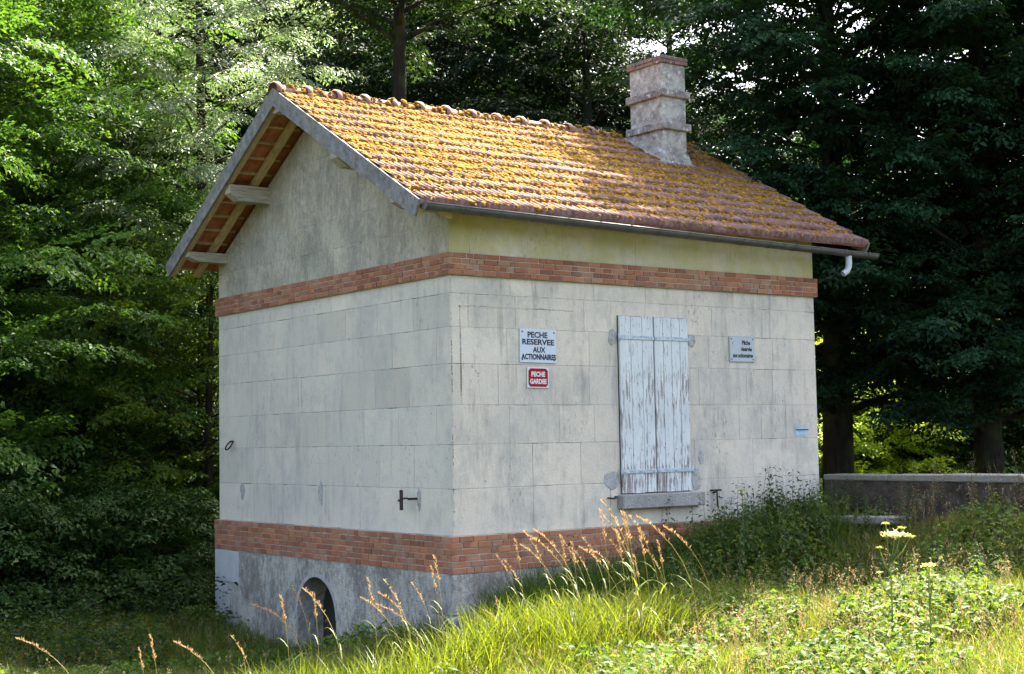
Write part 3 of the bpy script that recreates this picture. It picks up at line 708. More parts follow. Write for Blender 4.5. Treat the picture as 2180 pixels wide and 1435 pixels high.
# ------------------------------------------------------------------ vegetation
def norm(a): return a/np.maximum(np.linalg.norm(a, axis=-1, keepdims=True), 1e-9)
def leaves_mesh(P, T, N_, ln, wd, C, fold=.25, curl=.15):
    """one folded, pointed leaf per row: P base, T direction, N_ upper side"""
    T = norm(T); S = norm(np.cross(T, N_)); N2 = norm(np.cross(S, T)); ln = ln[:, None]; wd = wd[:, None]
    a = P; b = P+T*ln*.42+S*wd*.5+N2*wd*fold; c = P+T*ln-N2*ln*curl; d = P+T*ln*.42-S*wd*.5+N2*wd*fold; e = P+T*ln*.5
    V = np.stack([a, b, c, d, e], 1).reshape(-1, 3); n = len(P); k = np.arange(n)[:, None]*5
    F = np.concatenate([k+np.array([[0, 1, 4]]), k+np.array([[1, 2, 4]]), k+np.array([[0, 4, 3]]), k+np.array([[4, 2, 3]])], 0)
    return V, F, np.repeat(C, 5, 0)
def leafcol(rs, n, base, var=.22, yell=.15):
    c = np.array(base)[None]*rs.uniform(1-var, 1+var, (n, 1)); y = rs.random((n, 1)) < yell
    return np.where(y, c*np.array([[1.5, 1.2, .8]]), c)
def spray_template(rs, length=1., nl=90, leaf=.08, pale=False):
    """flat leafy branch pointing along +X, leaves on side twigs; returns arrays"""
    P, T, N_ = [], [], []
    ntw = 9
    for k in range(-1, ntw):
        if k < 0: o = np.zeros(3); d = np.array([1, 0, 0.]); l = length
        else:
            t = (k+.5)/ntw; o = np.array([length*t*.85, 0, -.12*t*t*length]); sgn = 1 if k % 2 else -1
            d = norm(np.array([1, sgn*rs.uniform(.6, 1.1), rs.uniform(-.25, .05)])); l = length*(.62-.38*t)*rs.uniform(.8, 1.2)
        m_ = max(4, int(nl/(ntw+1)*l/length*2))
        for q_ in range(m_):
            t = (q_+.7)/m_; p = o+d*l*t; p[2] -= .16*l*t*t
            sg = 1 if q_ % 2 else -1; side = np.array([-d[1], d[0], 0])*sg
            P.append(p); T.append(norm(d*.7+side*rs.uniform(.5, 1.2)+np.array([0, 0, rs.uniform(-.55, .1)]))); N_.append(norm(np.array([rs.normal(0, .28), rs.normal(0, .28), 1])))
    return np.array(P), np.array(T), np.array(N_)
def rotz(a): c, s = math.cos(a), math.sin(a); return np.array([[c, -s, 0], [s, c, 0], [0, 0, 1.]])
def roty(a): c, s = math.cos(a), math.sin(a); return np.array([[c, 0, s], [0, 1, 0], [-s, 0, c]])
def make_tree(name, seed, H, R_, z_lo, nlimb, leaf=.085, base=(.055, .10, .022), nl=80, trunk_r=.2, shape='round', slen=(.7, 1.3), gap=.32, matl=None, asp=.52, lean=0., droop=.1, yell=.15, inner=.35):
    rs = np.random.default_rng(seed); root = empty(name); tb = MB()
    tp = [(lean*t*H*.5+.06*math.sin(t*5+seed), .06*math.cos(t*4+seed), H*.94*t) for t in np.linspace(0, 1, 9)]
    tb.tube([(tp[0][0], tp[0][1], -.6)]+tp, [trunk_r*1.5]+[trunk_r*(1.18-.95*t) for t in np.linspace(0, 1, 9)], 10)
    temps = [spray_template(rs, 1., nl, leaf) for _ in range(4)]
    AP, AT, AN = [], [], []
    def place(p, az, tilt, s):
        k = rs.integers(0, 4); P, T, N_ = temps[k]; M_ = rotz(az)@roty(tilt)@np.array([[1, 0, 0], [0, math.cos(rl_ := rs.normal(0, .22)), -math.sin(rl_)], [0, math.sin(rl_), math.cos(rl_)]])
        AP.append((P*s)@M_.T+p); AT.append(T@M_.T); AN.append(N_@M_.T)
    for i in range(nlimb):
        t = (i+rs.uniform(0, 1))/nlimb; z = z_lo+(H-z_lo)*t
        if shape == 'round': rr = R_*math.sqrt(max(.05, 1-(2*t-.85)**2*.72)) if t > .42 else R_*(.86+.14*t/.42)
        elif shape == 'cone': rr = R_*(1-t*.75)
        else: rr = R_*(.6+.4*math.sin(math.pi*t))
        rr *= rs.uniform(.72, 1.1); az = i*2.39996+rs.normal(0, .25)
        tr = min(.92, max(.05, (z-rr*.25)/H)); bx_, by_ = np.interp(tr, np.linspace(0, 1, 9), [p[0] for p in tp]), np.interp(tr, np.linspace(0, 1, 9), [p[1] for p in tp])
        p0 = np.array([bx_, by_, tr*H*.94]); dz = z-p0[2]; pts = []
        for q_ in np.linspace(0, 1, 6): pts.append(p0+np.array([math.cos(az+.15*math.sin(3*q_))*rr*q_, math.sin(az+.15*math.sin(3*q_))*rr*q_, dz*(q_*1.3-.3*q_*q_)-droop*rr*q_*q_]))
        r0 = trunk_r*.30*(1-.6*t); tb.tube(pts, [r0*(1-.85*q_) for q_ in np.linspace(0, 1, 6)], 5)
        dist = inner*rr*.6; sgn = 1
        while dist < rr:
            q_ = dist/rr; k = min(4, int(q_*5)); f = q_*5-k; p = pts[k]*(1-f)+pts[k+1]*f; sgn = -sgn
            place(p, az+sgn*rs.uniform(.45, 1.25), rs.uniform(-.15, .35), rs.uniform(*slen)*(1.05-.35*q_)); dist += gap*rs.uniform(.7, 1.3)
            if rs.random() < .5: place(p, az+rs.uniform(-1.5, 1.5), rs.uniform(-.7, -.2), rs.uniform(*slen)*.8)
        place(pts[-1], az, rs.uniform(.0, .4), rs.uniform(*slen))
    P, T, N_ = np.concatenate(AP), np.concatenate(AT), np.concatenate(AN); n = len(P)
    P = P+rs.normal(0, .03, P.shape); ln = leaf*rs.uniform(.7, 1.25, n)
    V, F, C = leaves_mesh(P, T, N_+rs.normal(0, .18, N_.shape), ln, ln*asp, leafcol(rs, n, base, yell=yell))
    tr_o = tb.build('trunk', M_BARK, root); cr = link('crown', npmesh('crown', V, F, C), matl or M_LEAF, root)
    return root, n
import time; t_0 = time.time(); cnt = {}
def put(root, px, depth, rz_=0, s=1., first=False, label=None, group=None, cat='tree', zoff=0, sz=None):
    o = root if first else copy_tree(root)
    P = at(px, 938, depth); o.location = (P[0], P[1], float(ground(P[0], P[1]))+zoff-.05); o.rotation_euler = (0, 0, rz_); o.scale = (s, s, sz or s)
    tag(o, label, cat, group); return o
TREES = True
if TREES:
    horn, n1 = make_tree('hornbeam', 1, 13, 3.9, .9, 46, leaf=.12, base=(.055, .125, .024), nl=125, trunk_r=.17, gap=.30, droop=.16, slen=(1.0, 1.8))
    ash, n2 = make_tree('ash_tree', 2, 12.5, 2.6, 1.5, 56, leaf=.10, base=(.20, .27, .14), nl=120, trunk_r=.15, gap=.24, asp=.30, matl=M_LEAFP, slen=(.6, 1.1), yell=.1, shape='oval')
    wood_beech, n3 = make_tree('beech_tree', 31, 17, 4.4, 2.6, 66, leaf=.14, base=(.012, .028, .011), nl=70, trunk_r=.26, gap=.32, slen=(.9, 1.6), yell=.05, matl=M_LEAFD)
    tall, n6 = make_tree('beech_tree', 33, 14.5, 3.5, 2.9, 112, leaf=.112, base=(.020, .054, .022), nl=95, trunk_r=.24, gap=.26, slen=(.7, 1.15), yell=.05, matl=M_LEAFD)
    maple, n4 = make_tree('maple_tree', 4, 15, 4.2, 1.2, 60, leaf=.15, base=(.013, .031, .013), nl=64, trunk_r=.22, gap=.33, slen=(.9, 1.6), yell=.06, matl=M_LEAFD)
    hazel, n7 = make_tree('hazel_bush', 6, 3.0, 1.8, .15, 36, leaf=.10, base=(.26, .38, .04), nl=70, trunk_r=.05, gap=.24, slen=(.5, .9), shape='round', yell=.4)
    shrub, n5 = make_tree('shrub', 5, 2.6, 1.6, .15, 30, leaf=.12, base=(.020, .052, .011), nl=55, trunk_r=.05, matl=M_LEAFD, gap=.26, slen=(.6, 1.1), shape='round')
    # left side
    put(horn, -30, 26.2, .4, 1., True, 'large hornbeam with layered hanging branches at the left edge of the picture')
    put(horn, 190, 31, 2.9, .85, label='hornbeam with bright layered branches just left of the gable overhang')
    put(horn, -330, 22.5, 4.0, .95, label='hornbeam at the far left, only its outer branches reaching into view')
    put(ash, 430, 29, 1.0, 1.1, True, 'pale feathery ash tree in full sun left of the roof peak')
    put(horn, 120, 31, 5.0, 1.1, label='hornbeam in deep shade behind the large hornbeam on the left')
    oak, n8 = make_tree('shade_oak', 12, 22, 3.4, 13.0, 46, leaf=.14, base=(.02, .045, .015), nl=80, trunk_r=.24, gap=.32, slen=(.9, 1.5), matl=M_LEAFD)
    put(oak, 860, 27.5, 1., .8, True, label='tall oak added behind the roof to shade the lower left, bare trunk above the ridge')  # added to throw shade on the lower left ground, crown above the frame
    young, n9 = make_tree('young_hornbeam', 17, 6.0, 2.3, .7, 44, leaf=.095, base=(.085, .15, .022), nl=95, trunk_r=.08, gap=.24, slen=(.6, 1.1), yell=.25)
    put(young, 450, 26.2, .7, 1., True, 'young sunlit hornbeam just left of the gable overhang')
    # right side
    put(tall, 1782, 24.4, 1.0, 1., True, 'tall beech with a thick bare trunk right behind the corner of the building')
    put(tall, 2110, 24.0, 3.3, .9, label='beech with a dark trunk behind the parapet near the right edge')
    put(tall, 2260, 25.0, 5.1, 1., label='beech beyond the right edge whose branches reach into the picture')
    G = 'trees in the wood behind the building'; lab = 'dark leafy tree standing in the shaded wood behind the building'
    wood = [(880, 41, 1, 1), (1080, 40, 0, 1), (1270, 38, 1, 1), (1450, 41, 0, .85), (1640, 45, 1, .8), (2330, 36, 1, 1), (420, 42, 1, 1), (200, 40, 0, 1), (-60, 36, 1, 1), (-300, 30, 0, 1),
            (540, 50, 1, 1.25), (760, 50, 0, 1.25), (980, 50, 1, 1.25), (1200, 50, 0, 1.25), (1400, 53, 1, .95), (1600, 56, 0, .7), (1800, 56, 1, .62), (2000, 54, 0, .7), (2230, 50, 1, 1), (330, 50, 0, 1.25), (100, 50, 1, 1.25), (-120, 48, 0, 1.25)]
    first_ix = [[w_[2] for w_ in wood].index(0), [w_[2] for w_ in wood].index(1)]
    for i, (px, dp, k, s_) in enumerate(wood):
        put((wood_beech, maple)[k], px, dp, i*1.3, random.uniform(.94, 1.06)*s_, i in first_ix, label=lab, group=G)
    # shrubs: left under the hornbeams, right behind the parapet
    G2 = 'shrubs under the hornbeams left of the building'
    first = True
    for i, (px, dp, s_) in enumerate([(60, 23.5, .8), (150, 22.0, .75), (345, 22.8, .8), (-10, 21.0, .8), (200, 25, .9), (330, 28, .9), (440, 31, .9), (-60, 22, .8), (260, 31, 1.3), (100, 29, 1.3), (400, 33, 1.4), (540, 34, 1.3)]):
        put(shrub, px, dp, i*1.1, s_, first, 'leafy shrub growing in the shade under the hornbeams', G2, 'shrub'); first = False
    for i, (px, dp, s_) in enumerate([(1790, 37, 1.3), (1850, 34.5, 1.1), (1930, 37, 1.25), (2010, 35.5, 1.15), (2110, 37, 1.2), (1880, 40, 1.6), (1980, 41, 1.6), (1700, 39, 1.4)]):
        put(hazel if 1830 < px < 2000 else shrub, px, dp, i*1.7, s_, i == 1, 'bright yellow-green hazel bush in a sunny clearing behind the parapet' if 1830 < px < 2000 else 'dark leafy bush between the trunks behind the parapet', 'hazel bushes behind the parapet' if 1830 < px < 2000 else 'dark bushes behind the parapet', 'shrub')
    # far wood closes the view
    def far_wood():
        rs = np.random.default_rng(9); n = 90000; a = rs.uniform(-.55, .55, n); dp = rs.uniform(58, 68, n); z = rs.uniform(0, 1, n)**.8
        P = CAM[None]+D[None]*dp[:, None]+R0[None]*(a*dp)[:, None]
        gaps = (np.sin(a*31)+np.sin(a*57+2)+np.sin(a*13+1))*1.5
        P[:, 2] = ground(P[:, 0], P[:, 1])+z*(np.where(a < .08, 21, 9)+gaps)
        T = rs.normal(0, 1, (n, 3)); T[:, 2] -= .4; N_ = rs.normal(0, .6, (n, 3)); N_[:, 2] += 1; ln = rs.uniform(.3, .6, n)
        V, F, C = leaves_mesh(P, T, N_, ln, ln*.6, leafcol(rs, n, (.014, .03, .012)))
        o = link('distant_wood', npmesh('distant_wood', V, F, C), M_LEAF); tag(o, 'far wood closing the view behind the nearer trees', 'wood', kind='stuff')
    far_wood()
    print('TREES', n1, n2, n3, n4, n5, time.time()-t_0)

# grass
def inside(x, y, m_=.06): return (x > -m_) & (x < L+m_) & (y > -m_) & (y < W+m_)
def blades(P, H_, Wd, lean, az, C, name, mat, label=None, cat=None, kind='stuff', tw=None):
    n = len(P); rs = np.random.default_rng(5); d = np.stack([np.cos(az), np.sin(az), np.zeros(n)], 1); f = rs.uniform(0, 6.28, n); s = np.stack([np.cos(f), np.sin(f), np.zeros(n)], 1)
    V = []
    for t, w_ in ((0, .8), (.38, 1), (.74, .7), (1, 0)):
        c = P+d*(lean*H_*t*t)[:, None]; c[:, 2] += H_*t*(1-.35*lean*t)
        if w_ > 0: V += [c-s*(Wd*w_*.5)[:, None], c+s*(Wd*w_*.5)[:, None]]
        else: V.append(c)
    V = np.stack(V, 1).reshape(-1, 3); k = np.arange(n)[:, None]*7
    F = np.concatenate([k+np.array([[0, 1, 3]]), k+np.array([[0, 3, 2]]), k+np.array([[2, 3, 5]]), k+np.array([[2, 5, 4]]), k+np.array([[4, 5, 6]])], 0)
    o = link(name, npmesh(name, V, F, np.repeat(C, 7, 0)), mat); tag(o, label, cat, kind=kind); return o
def scatter(rs, n, dmin, dmax, latk=.40, pw_=1.):
    dp = rs.uniform(dmin**pw_, dmax**pw_, n)**(1/pw_); lt = rs.uniform(-latk, latk, n)*dp
    Dh = norm(np.array([[D[0], D[1], 0]]))[0]; P = CAM[None]+Dh[None]*dp[:, None]+R0[None]*lt[:, None]
    x, y = P[:, 0], P[:, 1]; k = ~inside(x, y) & (x < 5.93) ; P = P[k]; P[:, 2] = ground(P[:, 0], P[:, 1]); return P
def patch(P, a=1., b=0.): return .5+.25*np.sin(P[:, 0]*1.3*a+P[:, 1]*.6*a+b)+.25*np.sin(P[:, 1]*1.7*a-P[:, 0]*.9*a+2*b+1)
rs = np.random.default_rng(77)
P = scatter(rs, 230000, 7.5, 23, pw_=1.2); n = len(P); q_ = patch(P); Hh = (rs.uniform(.14, .34, n)*(.6+.8*q_))
C = np.where((rs.random(n) < .10+.18*(1-q_))[:, None], np.array([[.24, .19, .085]]), np.array([[.10, .145, .016]]))*rs.uniform(.7, 1.35, (n, 1)); 
P[:, 2] -= .02
blades(P, Hh, rs.uniform(.0045, .009, n), rs.uniform(.1, .9, n), rs.uniform(0, 6.28, n), C, 'grass', M_GRASS, 'rough green meadow grass in front of the building', 'grass')
# tall clumps of reed grass in front of the corner
cl = np.array([at(px, 938, dp)[:2] for px, dp in [(1150, 14), (1210, 14.3), (1265, 14.0), (1310, 14.4), (1350, 14.2), (1085, 13.8), (1400, 14.6), (640, 12.8), (580, 12.6), (820, 12.8), (1240, 13.4), (1010, 13.4), (940, 13.0)]])
idx_ = rs.integers(0, len(cl), 5200); P = np.zeros((5200, 3)); P[:, :2] = cl[idx_]+rs.normal(0, .22, (5200, 2)); P = P[~inside(P[:, 0], P[:, 1])]; P[:, 2] = ground(P[:, 0], P[:, 1]); n = len(P)
C = np.array([[.115, .155, .016]])*rs.uniform(.7, 1.3, (n, 1))
blades(P, rs.uniform(.3, .72, n), rs.uniform(.007, .012, n), rs.uniform(.1, .75, n), rs.uniform(0, 6.28, n), C, 'reed_grass', M_GRASS, 'taller broad-bladed grass in clumps in front of the brick plinth', 'grass')
P = np.zeros((9000, 3)); P[:, 0] = rs.uniform(.25, 5.2, 9000); P[:, 1] = -.08-np.abs(rs.normal(0, .45, 9000)); P[:, 2] = ground(P[:, 0], P[:, 1]); n = len(P)
blades(P, rs.uniform(.30, .75, n), rs.uniform(.005, .010, n), rs.uniform(.1, .9, n), rs.uniform(0, 6.28, n), np.array([[.065, .12, .02]])*rs.uniform(.7, 1.3, (n, 1)), 'wall_grass', M_GRASS, 'long dark green grass growing against the foot of the shutter wall', 'grass')
# low leafy ground cover
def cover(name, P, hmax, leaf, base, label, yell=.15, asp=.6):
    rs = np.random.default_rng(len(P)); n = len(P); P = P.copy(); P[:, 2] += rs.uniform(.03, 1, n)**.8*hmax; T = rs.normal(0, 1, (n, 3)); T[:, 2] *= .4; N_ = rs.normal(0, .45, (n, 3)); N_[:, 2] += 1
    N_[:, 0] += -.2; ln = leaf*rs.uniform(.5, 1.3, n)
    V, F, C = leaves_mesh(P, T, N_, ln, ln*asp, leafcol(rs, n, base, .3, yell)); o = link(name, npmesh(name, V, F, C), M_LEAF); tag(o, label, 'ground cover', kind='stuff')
P = scatter(rs, 150000, 8, 22, pw_=1.2); lat = (P-CAM)@R0/((P-CAM)@D); k = (patch(P, 1.6, 2.) > .52) & (((lat > .05) | (lat < -.10)) & (rs.random(len(P)) < .75) | (patch(P, 3.1, 5.) > .62) & (rs.random(len(P)) < .5)); P1 = P[k]
cover('weeds', P1, .30, .075, (.075, .13, .025), 'low broad-leaved weeds spreading through the grass on both sides')
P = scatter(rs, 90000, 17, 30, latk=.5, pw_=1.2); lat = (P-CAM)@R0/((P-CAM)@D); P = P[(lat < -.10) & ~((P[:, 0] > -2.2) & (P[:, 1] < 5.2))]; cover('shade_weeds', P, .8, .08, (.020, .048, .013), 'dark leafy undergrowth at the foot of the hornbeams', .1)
# understory behind parapet and wood floor
rs4 = np.random.default_rng(8); Pq = np.zeros((16000, 3)); Pq[:, 0] = rs4.uniform(6.4, 13, 16000); Pq[:, 1] = rs4.uniform(-12, 7, 16000); Pq[:, 2] = ground(Pq[:, 0], Pq[:, 1]); cover('parapet_plants', Pq, .7, .10, (.035, .07, .018), 'leafy plants on the ground behind the parapet wall')
P = []
rs2 = np.random.default_rng(3); n = 85000; dp = rs2.uniform(24, 50, n); lt = rs2.uniform(-.55, .6, n)*dp; Pp = CAM[None]+D[None]*dp[:, None]+R0[None]*lt[:, None]; k = ~inside(Pp[:, 0], Pp[:, 1], .2) & ((Pp[:, 0] > 6.4) | (Pp[:, 1] > 6.1)); Pp = Pp[k]; Pp[:, 2] = ground(Pp[:, 0], Pp[:, 1])
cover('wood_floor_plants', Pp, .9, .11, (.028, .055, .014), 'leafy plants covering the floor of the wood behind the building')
# herb bank along the shutter wall
def nettle(seed, H_, leaf=.075, base=(.05, .10, .025), pairs=15):
    rs = np.random.default_rng(seed); root = empty('nettle'); m = MB(); bend = rs.uniform(-.1, .1, 2); f = lambda t: np.array([bend[0]*t*t*H_, bend[1]*t*t*H_, H_*t])
    m.tube([f(t) for t in np.linspace(0, 1, 6)], [.0045*(1-.7*t) for t in np.linspace(0, 1, 6)], 5, (.10, .13, .05)); m.build('stem', M_STRAW, root)
    P, T, N_, ln = [], [], [], []
    for k in range(pairs):
        t = .12+.88*(k+.5)/pairs
        for sg in range(4 if k % 2 == 0 else 2):
            a = k*1.57+sg*(1.57 if k % 2 == 0 else 3.14)+rs.normal(0, .3); d = np.array([math.cos(a), math.sin(a), rs.uniform(-.45, .25)])
            P.append(f(t)+d*.012*rs.uniform(1, 4)); T.append(d); N_.append([rs.normal(0, .3), rs.normal(0, .3), 1]); ln.append(leaf*(1.15-.75*t**2)*rs.uniform(.75, 1.2))
    ln = np.array(ln); V, F, C = leaves_mesh(np.array(P), np.array(T), np.array(N_), ln, ln*.5, leafcol(rs, len(ln), base, .25, .12), curl=.3); link('foliage', npmesh('foliage', V, F, C), M_LEAF, root)
    return root
nets = [nettle(i+50, h, lf, bs) for i, (h, lf, bs) in enumerate([(.75, .10, (.055, .105, .026)), (.62, .12, (.07, .12, .03)), (.9, .09, (.05, .09, .026)), (.5, .13, (.085, .14, .035))])]
used = [False]*4
def put_net(x, y, k, s_, label, group):
    o = nets[k] if not used[k] else copy_tree(nets[k]); used[k] = True
    o.location = (x, y, float(ground(x, y))-.02); o.rotation_euler = (random.uniform(-.15, .15), random.uniform(-.15, .15), random.uniform(0, 6.28)); o.scale = (s_,)*3; tag(o, label, 'plant', group)
rn = random.Random(8)
for i in range(195):
    x = 1.6+4.4*rn.random()**.75; y = -.12-abs(rn.gauss(0, .62)); 
    if x < 3.0: y -= .0
    put_net(x, y, rn.randrange(4), rn.uniform(.75, 1.25)*(.75 if x > 5 or x < 2.6 else 1.0), 'dark green nettle stem in the thicket below the shutters and along the wall', 'nettles against the shutter wall')
for px, dp, s_ in [(1080, 15.6, .85), (1215, 16.2, 1.1), (1330, 16.8, 1.0), (1000, 15.5, .5), (1150, 15.8, .7), (1270, 16.4, .8), (1370, 17, 1.)]:
    P_ = at(px, 938, dp); put_net(P_[0], P_[1], rn.choice([0, 2]), s_, 'single dark nettle standing against the brick plinth among the tall grass', 'nettles in front of the brick plinth')
for i in range(55):
    P_ = at(rn.uniform(1450, 2180), 938, rn.uniform(13.5, 17.2))
    if inside(P_[0], P_[1], .1) or P_[0] > 5.85: continue
    put_net(P_[0], P_[1], rn.choice([1, 3, 0]), rn.uniform(.5, .85), 'green nettle growing in the weeds on the right side of the meadow', 'nettles in the right meadow')
for i in range(32):
    P_ = at(rn.uniform(30, 470), 938, rn.uniform(19, 24))
    put_net(P_[0], P_[1], rn.randrange(4), rn.uniform(.6, 1.0), 'green nettle growing in the shaded hollow left of the building', 'nettles in the left hollow')
for px, dp in ((935, 12.4), (165, 12.2), (85, 12.2)):
    P_ = at(px, 938, dp); put_net(P_[0], P_[1], 3, .95 if px > 500 else .8, 'bright green leafy plant rising into the sun %s' % {935: 'in front of the building corner', 165: 'at the bottom left, right one of two', 85: 'at the bottom left corner'}[px], None)
# tall grass stalks with golden heads
def stalk(seed, droop):
    rs = np.random.default_rng(seed); root = empty('grass_stalk'); f = lambda t: (droop*t**3*.35, .02*math.sin(3*t), t-.12*droop*t**3)
    m = MB(); m.tube([f(t) for t in np.linspace(0, .9, 8)], [.0028*(1-.4*t) for t in np.linspace(0, 1, 8)], 5, (.36, .30, .10)); m.build('stem', M_STRAW, root)
    P, T, N_ = [], [], []
    for k in range(44):
        t = .80+.22*rs.random(); c = np.array(f(t)); d = np.array([math.cos(k*2.4), math.sin(k*2.4), 0])*.7+np.array([.3*droop, 0, 1.2]); P.append(c+d*.002); T.append(d); N_.append(rs.normal(0, 1, 3))
    ln = rs.uniform(.018, .034, 44); V, F, C = leaves_mesh(np.array(P), np.array(T), np.array(N_), ln, ln*.35, leafcol(rs, 44, (.36, .24, .12), .2, 0)); link('seed_head', npmesh('seed_head', V, F, C), M_STRAW, root)
    for t, a, l in ((.25, rs.uniform(0, 6), .3), (.45, rs.uniform(0, 6), .26), (.6, rs.uniform(0, 6), .2)):
        b = MB(); o = np.array(f(t)); d = np.array([math.cos(a), math.sin(a), 0]); s = np.array([-d[1], d[0], 0])*.005; pr = None
        for q in range(5):
            u = q/4; c = o+d*l*u*.8+np.array([0, 0, l*(u-.75*u*u)]); w_ = s*(1-u*.95)
            if pr is not None: b.face([pr[0], pr[1], c+w_, c-w_], (.16, .22, .03))
            pr = (c-w_, c+w_)
        b.build('leaf_blade', M_GRASS, root)
    return root
stk = [stalk(300+i, d) for i, d in enumerate((.2, .6, 1.0, 1.5))]; uss = [False]*4
tips = [(497,1355,1),(540,1295,3),(576,1297,2),(598,1268,0),(625,1248,1),(652,1255,2),(668,1262,0),(783,1232,0),(788,1265,1),(775,1288,2),(822,1245,1),(812,1275,2),(805,1312,3),(925,1190,0),(918,1215,0),(1060,1185,1),(1078,1196,1),(1097,1150,0),(1120,1130,1),(1130,1134,2),(1145,1124,2),(1115,1165,2),
 (1195,1140,0),(1202,1150,1),(1218,1155,0),(1245,1140,1),(1240,1155,2),(1262,1165,2),(1280,1085,0),(1290,1092,1),(1313,1128,0),(1325,1088,0),(1330,1090,0),(1345,1095,1),(1365,1092,2),(1380,1170,1),(1360,1125,0),(1400,1150,0),(1420,1120,2),(1285,1058,1),(320,1352,0),(296,1378,0),(375,1372,3),(40,1352,3),(1440,1330,0),(1480,1335,0),(1395,1348,1),(1560,1345,0),(1633,1340,0),(1665,1372,1),(1030,1300,3),(1055,1270,0),(1350,1180,0),(1302,1150,1),(1228,1175,1),(880,1260,1),(850,1290,0),(1890,1330,0),(2040,1270,0),(1810,1240,1),(1700,1300,0),(1960,1290,1),(2090,1350,0),(1750,1350,2)]
for i, (px, py, k) in enumerate(tips):
    dp = rn.uniform(12.4, 13.8) if px < 1000 else rn.uniform(13.2, 14.4)
    if py > 1325 or px > 1600: dp = rn.uniform(10.6, 11.8)
    T_ = at(px, py, dp); a = math.atan2(-R0[1], -R0[0])+rn.uniform(-.6, .6); g0 = float(ground(T_[0], T_[1])); h = (T_[2]-g0)/(1-.10*(.2, .6, 1., 1.5)[k]); h = max(h, .3)
    off = (.2, .6, 1., 1.5)[k]*.35*h; x, y = T_[0]-math.cos(a)*off, T_[1]-math.sin(a)*off
    o = stk[k] if not uss[k] else copy_tree(stk[k]); uss[k] = True; o.location = (x, y, float(ground(x, y))-.01); o.rotation_euler = (0, 0, a); o.scale = (h, h, h)
    reg = 'before the gable and its arch' if px < 900 else ('before the brick plinth right of the corner' if 1000 < px < 1430 else 'in the open meadow at the right and front')
    tag(o, 'tall golden grass stalk '+reg, 'grass stalk', 'tall grass stalks '+reg)
# seed-heads and dry thatch spread through the meadow
def meadow_heads():
    rs = np.random.default_rng(44); P = scatter(rs, 3400, 8.5, 19, pw_=1.2); lat = (P-CAM)@R0/((P-CAM)@D); k = (rs.random(len(P)) < np.where(lat > .1, .75, np.where(lat > -.06, .25, .12))) ; P = P[k]; n = len(P)
    Hh = rs.uniform(.28, .62, n); az = rs.uniform(0, 6.28, n); ln_ = rs.uniform(.1, .4, n); C = np.array([[.24, .19, .09]])*rs.uniform(.7, 1.2, (n, 1))
    blades(P, Hh, np.full(n, .0035), ln_, az, C, 'dry_grass', M_STRAW, 'thin dry grass stems with pale seed heads scattered through the meadow', 'dry grass')
    m = 14; t = rs.uniform(.72, 1.02, (n, m)); d = np.stack([np.cos(az), np.sin(az), np.zeros(n)], 1)
    Q = P[:, None]+d[:, None]*(ln_*Hh)[:, None, None]*t[..., None]**2; Q[..., 2] += Hh[:, None]*t*(1-.35*ln_[:, None]*t); Q = Q+rs.normal(0, .012, Q.shape)*(1.25-t)[..., None]*2
    Q = Q.reshape(-1, 3); T = rs.normal(0, .5, Q.shape); T[:, 2] += .9; l = rs.uniform(.012, .026, len(Q)); V, F, C = leaves_mesh(Q, T, rs.normal(0, 1, Q.shape), l, l*.4, leafcol(rs, len(Q), (.30, .22, .12), .25, 0))
    o = link('seed_heads', npmesh('seed_heads', V, F, C), M_STRAW); tag(o, 'pale feathery seed heads floating over the meadow grass', 'seed heads', kind='stuff')
    # dead, lying thatch
    P = scatter(rs, 30000, 8.5, 19, pw_=1.2); lat = (P-CAM)@R0/((P-CAM)@D); k = (patch(P, 2.1, 4) > .55) & (lat > -.12); P = P[k]; n = len(P)
    blades(P, rs.uniform(.06, .20, n), rs.uniform(.004, .007, n), rs.uniform(1., 2.4, n), rs.uniform(0, 6.28, n), np.array([[.26, .20, .10]])*rs.uniform(.6, 1.2, (n, 1)), 'thatch', M_STRAW, 'dead straw-coloured grass lying between the green blades', 'dead grass')
meadow_heads()
dryp = nettle(91, 1.0, .045, (.13, .085, .045), 26); fdry = True
for i in range(26):
    x = rn.uniform(5.0, 5.8); y = rn.uniform(-5.2, -1.6)
    o = dryp if fdry else copy_tree(dryp); fdry = False; o.name = 'dry_weed'; o.location = (x, y, float(ground(x, y))); o.rotation_euler = (rn.uniform(-.2, .2), rn.uniform(-.2, .2), rn.uniform(0, 6)); o.scale = (rn.uniform(.65, 1.),)*3
    tag(o, 'withered brown weed standing in front of the parapet wall', 'plant', 'withered weeds before the parapet')
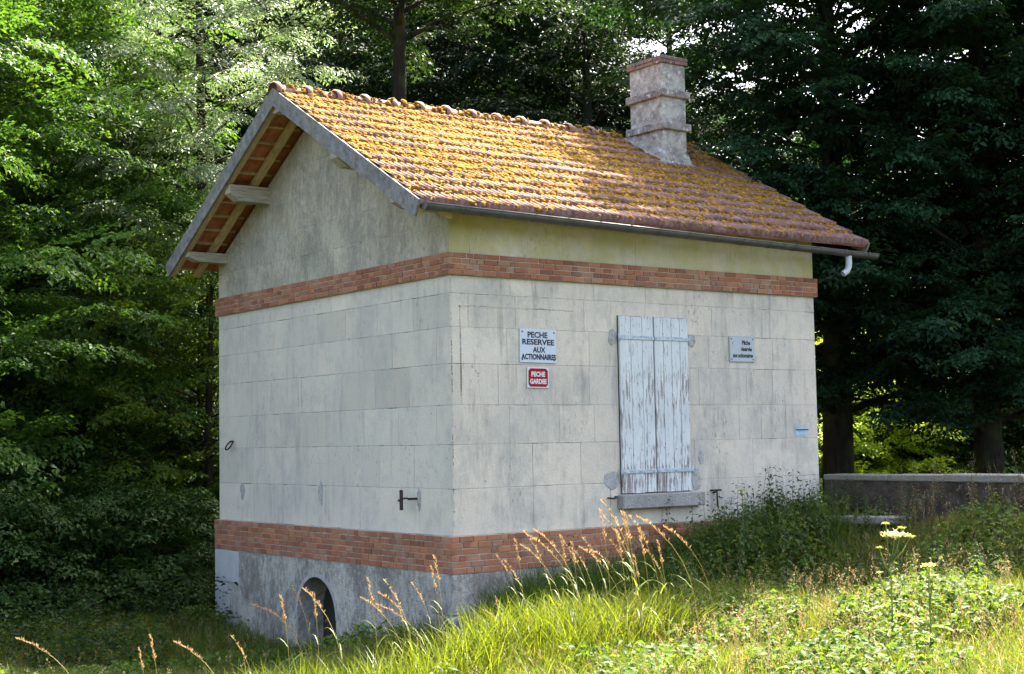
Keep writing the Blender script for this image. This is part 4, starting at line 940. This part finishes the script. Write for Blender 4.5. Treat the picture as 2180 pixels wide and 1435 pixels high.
# umbel plants
def umbel_plant(name, loc, H_, heads, label, seed, leafy=True):
    rs = np.random.default_rng(seed); root = empty(name, (loc[0], loc[1], float(ground(loc[0], loc[1]))-.02)); tag(root, label, 'plant')
    m = MB(); m.tube([(.01*math.sin(4*t), .01*math.cos(3*t), H_*t) for t in np.linspace(0, 1, 7)], [.010*(1-.5*t) for t in np.linspace(0, 1, 7)], 7, (.17, .24, .07))
    for (dx, dy, dz, r, c) in heads:
        z0 = min(H_*.98, max(.3*H_, dz-.20)); m.tube([(0, 0, z0), (dx*.6, dy*.6, z0+(dz-z0)*.45), (dx, dy, dz)], [.006, .005, .004], 5, (.17, .24, .07))
    m.build('stem', M_GRASS, root)
    for (dx, dy, dz, r, c) in heads:
        n = int(260*(r/.07)**1.6); n = max(40, n); nb = 12; P, T, N_ = [], [], []
        for k in range(nb+1):
            rr = 0 if k == 0 else r*.78; a = k*2.399; bc = np.array([dx+rr*math.cos(a)*(.6+.4*(k % 2)), dy+rr*math.sin(a)*(.6+.4*(k % 2)), dz+.02-rr*.22])
            for _ in range(n//nb): v = rs.normal(0, 1, 3)*np.array([1, 1, .7])*r*.15; P.append(bc+v); T.append(rs.normal(0, 1, 3)*np.array([1, 1, .3])); N_.append([0, 0, 1])
        P = np.array(P); ln = np.full(len(P), .012+r*.05)*rs.uniform(.6, 1.2, len(P)); V, F, C = leaves_mesh(P, np.array(T), np.array(N_, float), ln, ln*.9, leafcol(rs, len(P), c, .15, 0)); link('umbel', npmesh('umbel', V, F, C), M_LEAF, root)
    if leafy:
        P, T, N_, ln = [], [], [], []
        for k in range(7):
            a = k*2.4; z = .12+.075*k*H_; l0 = .24*(1-.07*k)
            for q in range(16):
                t = (q+1)/16; d = np.array([math.cos(a), math.sin(a), .35-.5*t]); sd = np.array([-d[1], d[0], 0])*(1 if q % 2 else -1); P.append(np.array([0, 0, z])+d*l0*t+sd*.05*rs.random()); T.append(d*.5+sd); N_.append([rs.normal(0, .2), rs.normal(0, .2), 1]); ln.append(.075*(1.1-.5*t))
        ln = np.array(ln); V, F, C = leaves_mesh(np.array(P), np.array(T), np.array(N_), ln, ln*.6, leafcol(rs, len(ln), (.12, .2, .045), .2, .3)); link('foliage', npmesh('foliage', V, F, C), M_LEAF, root)
    return root
def wpos(px, dp): P_ = at(px, 938, dp); return P_[0], P_[1]
w_, y_ = (.48, .44, .30), (.28, .31, .07)
def ht(px, py, dp):
    P_ = at(px, py, dp); return P_[2]-float(ground(P_[0], P_[1]))
rx, ry = R0[0], R0[1]
d1 = 12.0; H1 = ht(1885, 1190, d1); k1 = lambda px, py: ((px-1885)/FPX*d1*rx, (px-1885)/FPX*d1*ry, ht(1885, py, d1))
umbel_plant('umbel_flower', wpos(1885, d1), H1, [(*k1(1898, 1133), .105, w_), (*k1(1930, 1140), .04, y_), (*k1(1880, 1112), .035, y_), (*k1(1865, 1163), .03, y_), (*k1(1913, 1122), .035, y_), (*k1(1862, 1215), .025, y_)], 'tall plant with a broad cream flower umbel, standing right in the meadow', 4)
d2 = 11.6; H2 = ht(1972, 1230, d2); k2 = lambda px, py: ((px-1972)/FPX*d2*rx, (px-1972)/FPX*d2*ry, ht(1972, py, d2))
umbel_plant('umbel_flower', wpos(1965, d2), H2, [(*k2(1975, 1200), .055, (.5, .5, .18)), (*k2(1982, 1222), .04, y_), (*k2(1978, 1242), .03, y_)], 'shorter plant with a tight yellow-green flower head, right of the cream umbel', 6)
x_, yy = wpos(1577, 17.8); umbel_plant('umbel_flower', (x_, yy), ht(1577, 1075, 17.8), [(0, 0, ht(1577, 1040, 17.8), .05, (.45, .45, .2)), (.05, 0, ht(1577, 1060, 17.8), .035, y_)], 'small pale flowering plant above the nettles against the wall right of the shutters', 8, False)
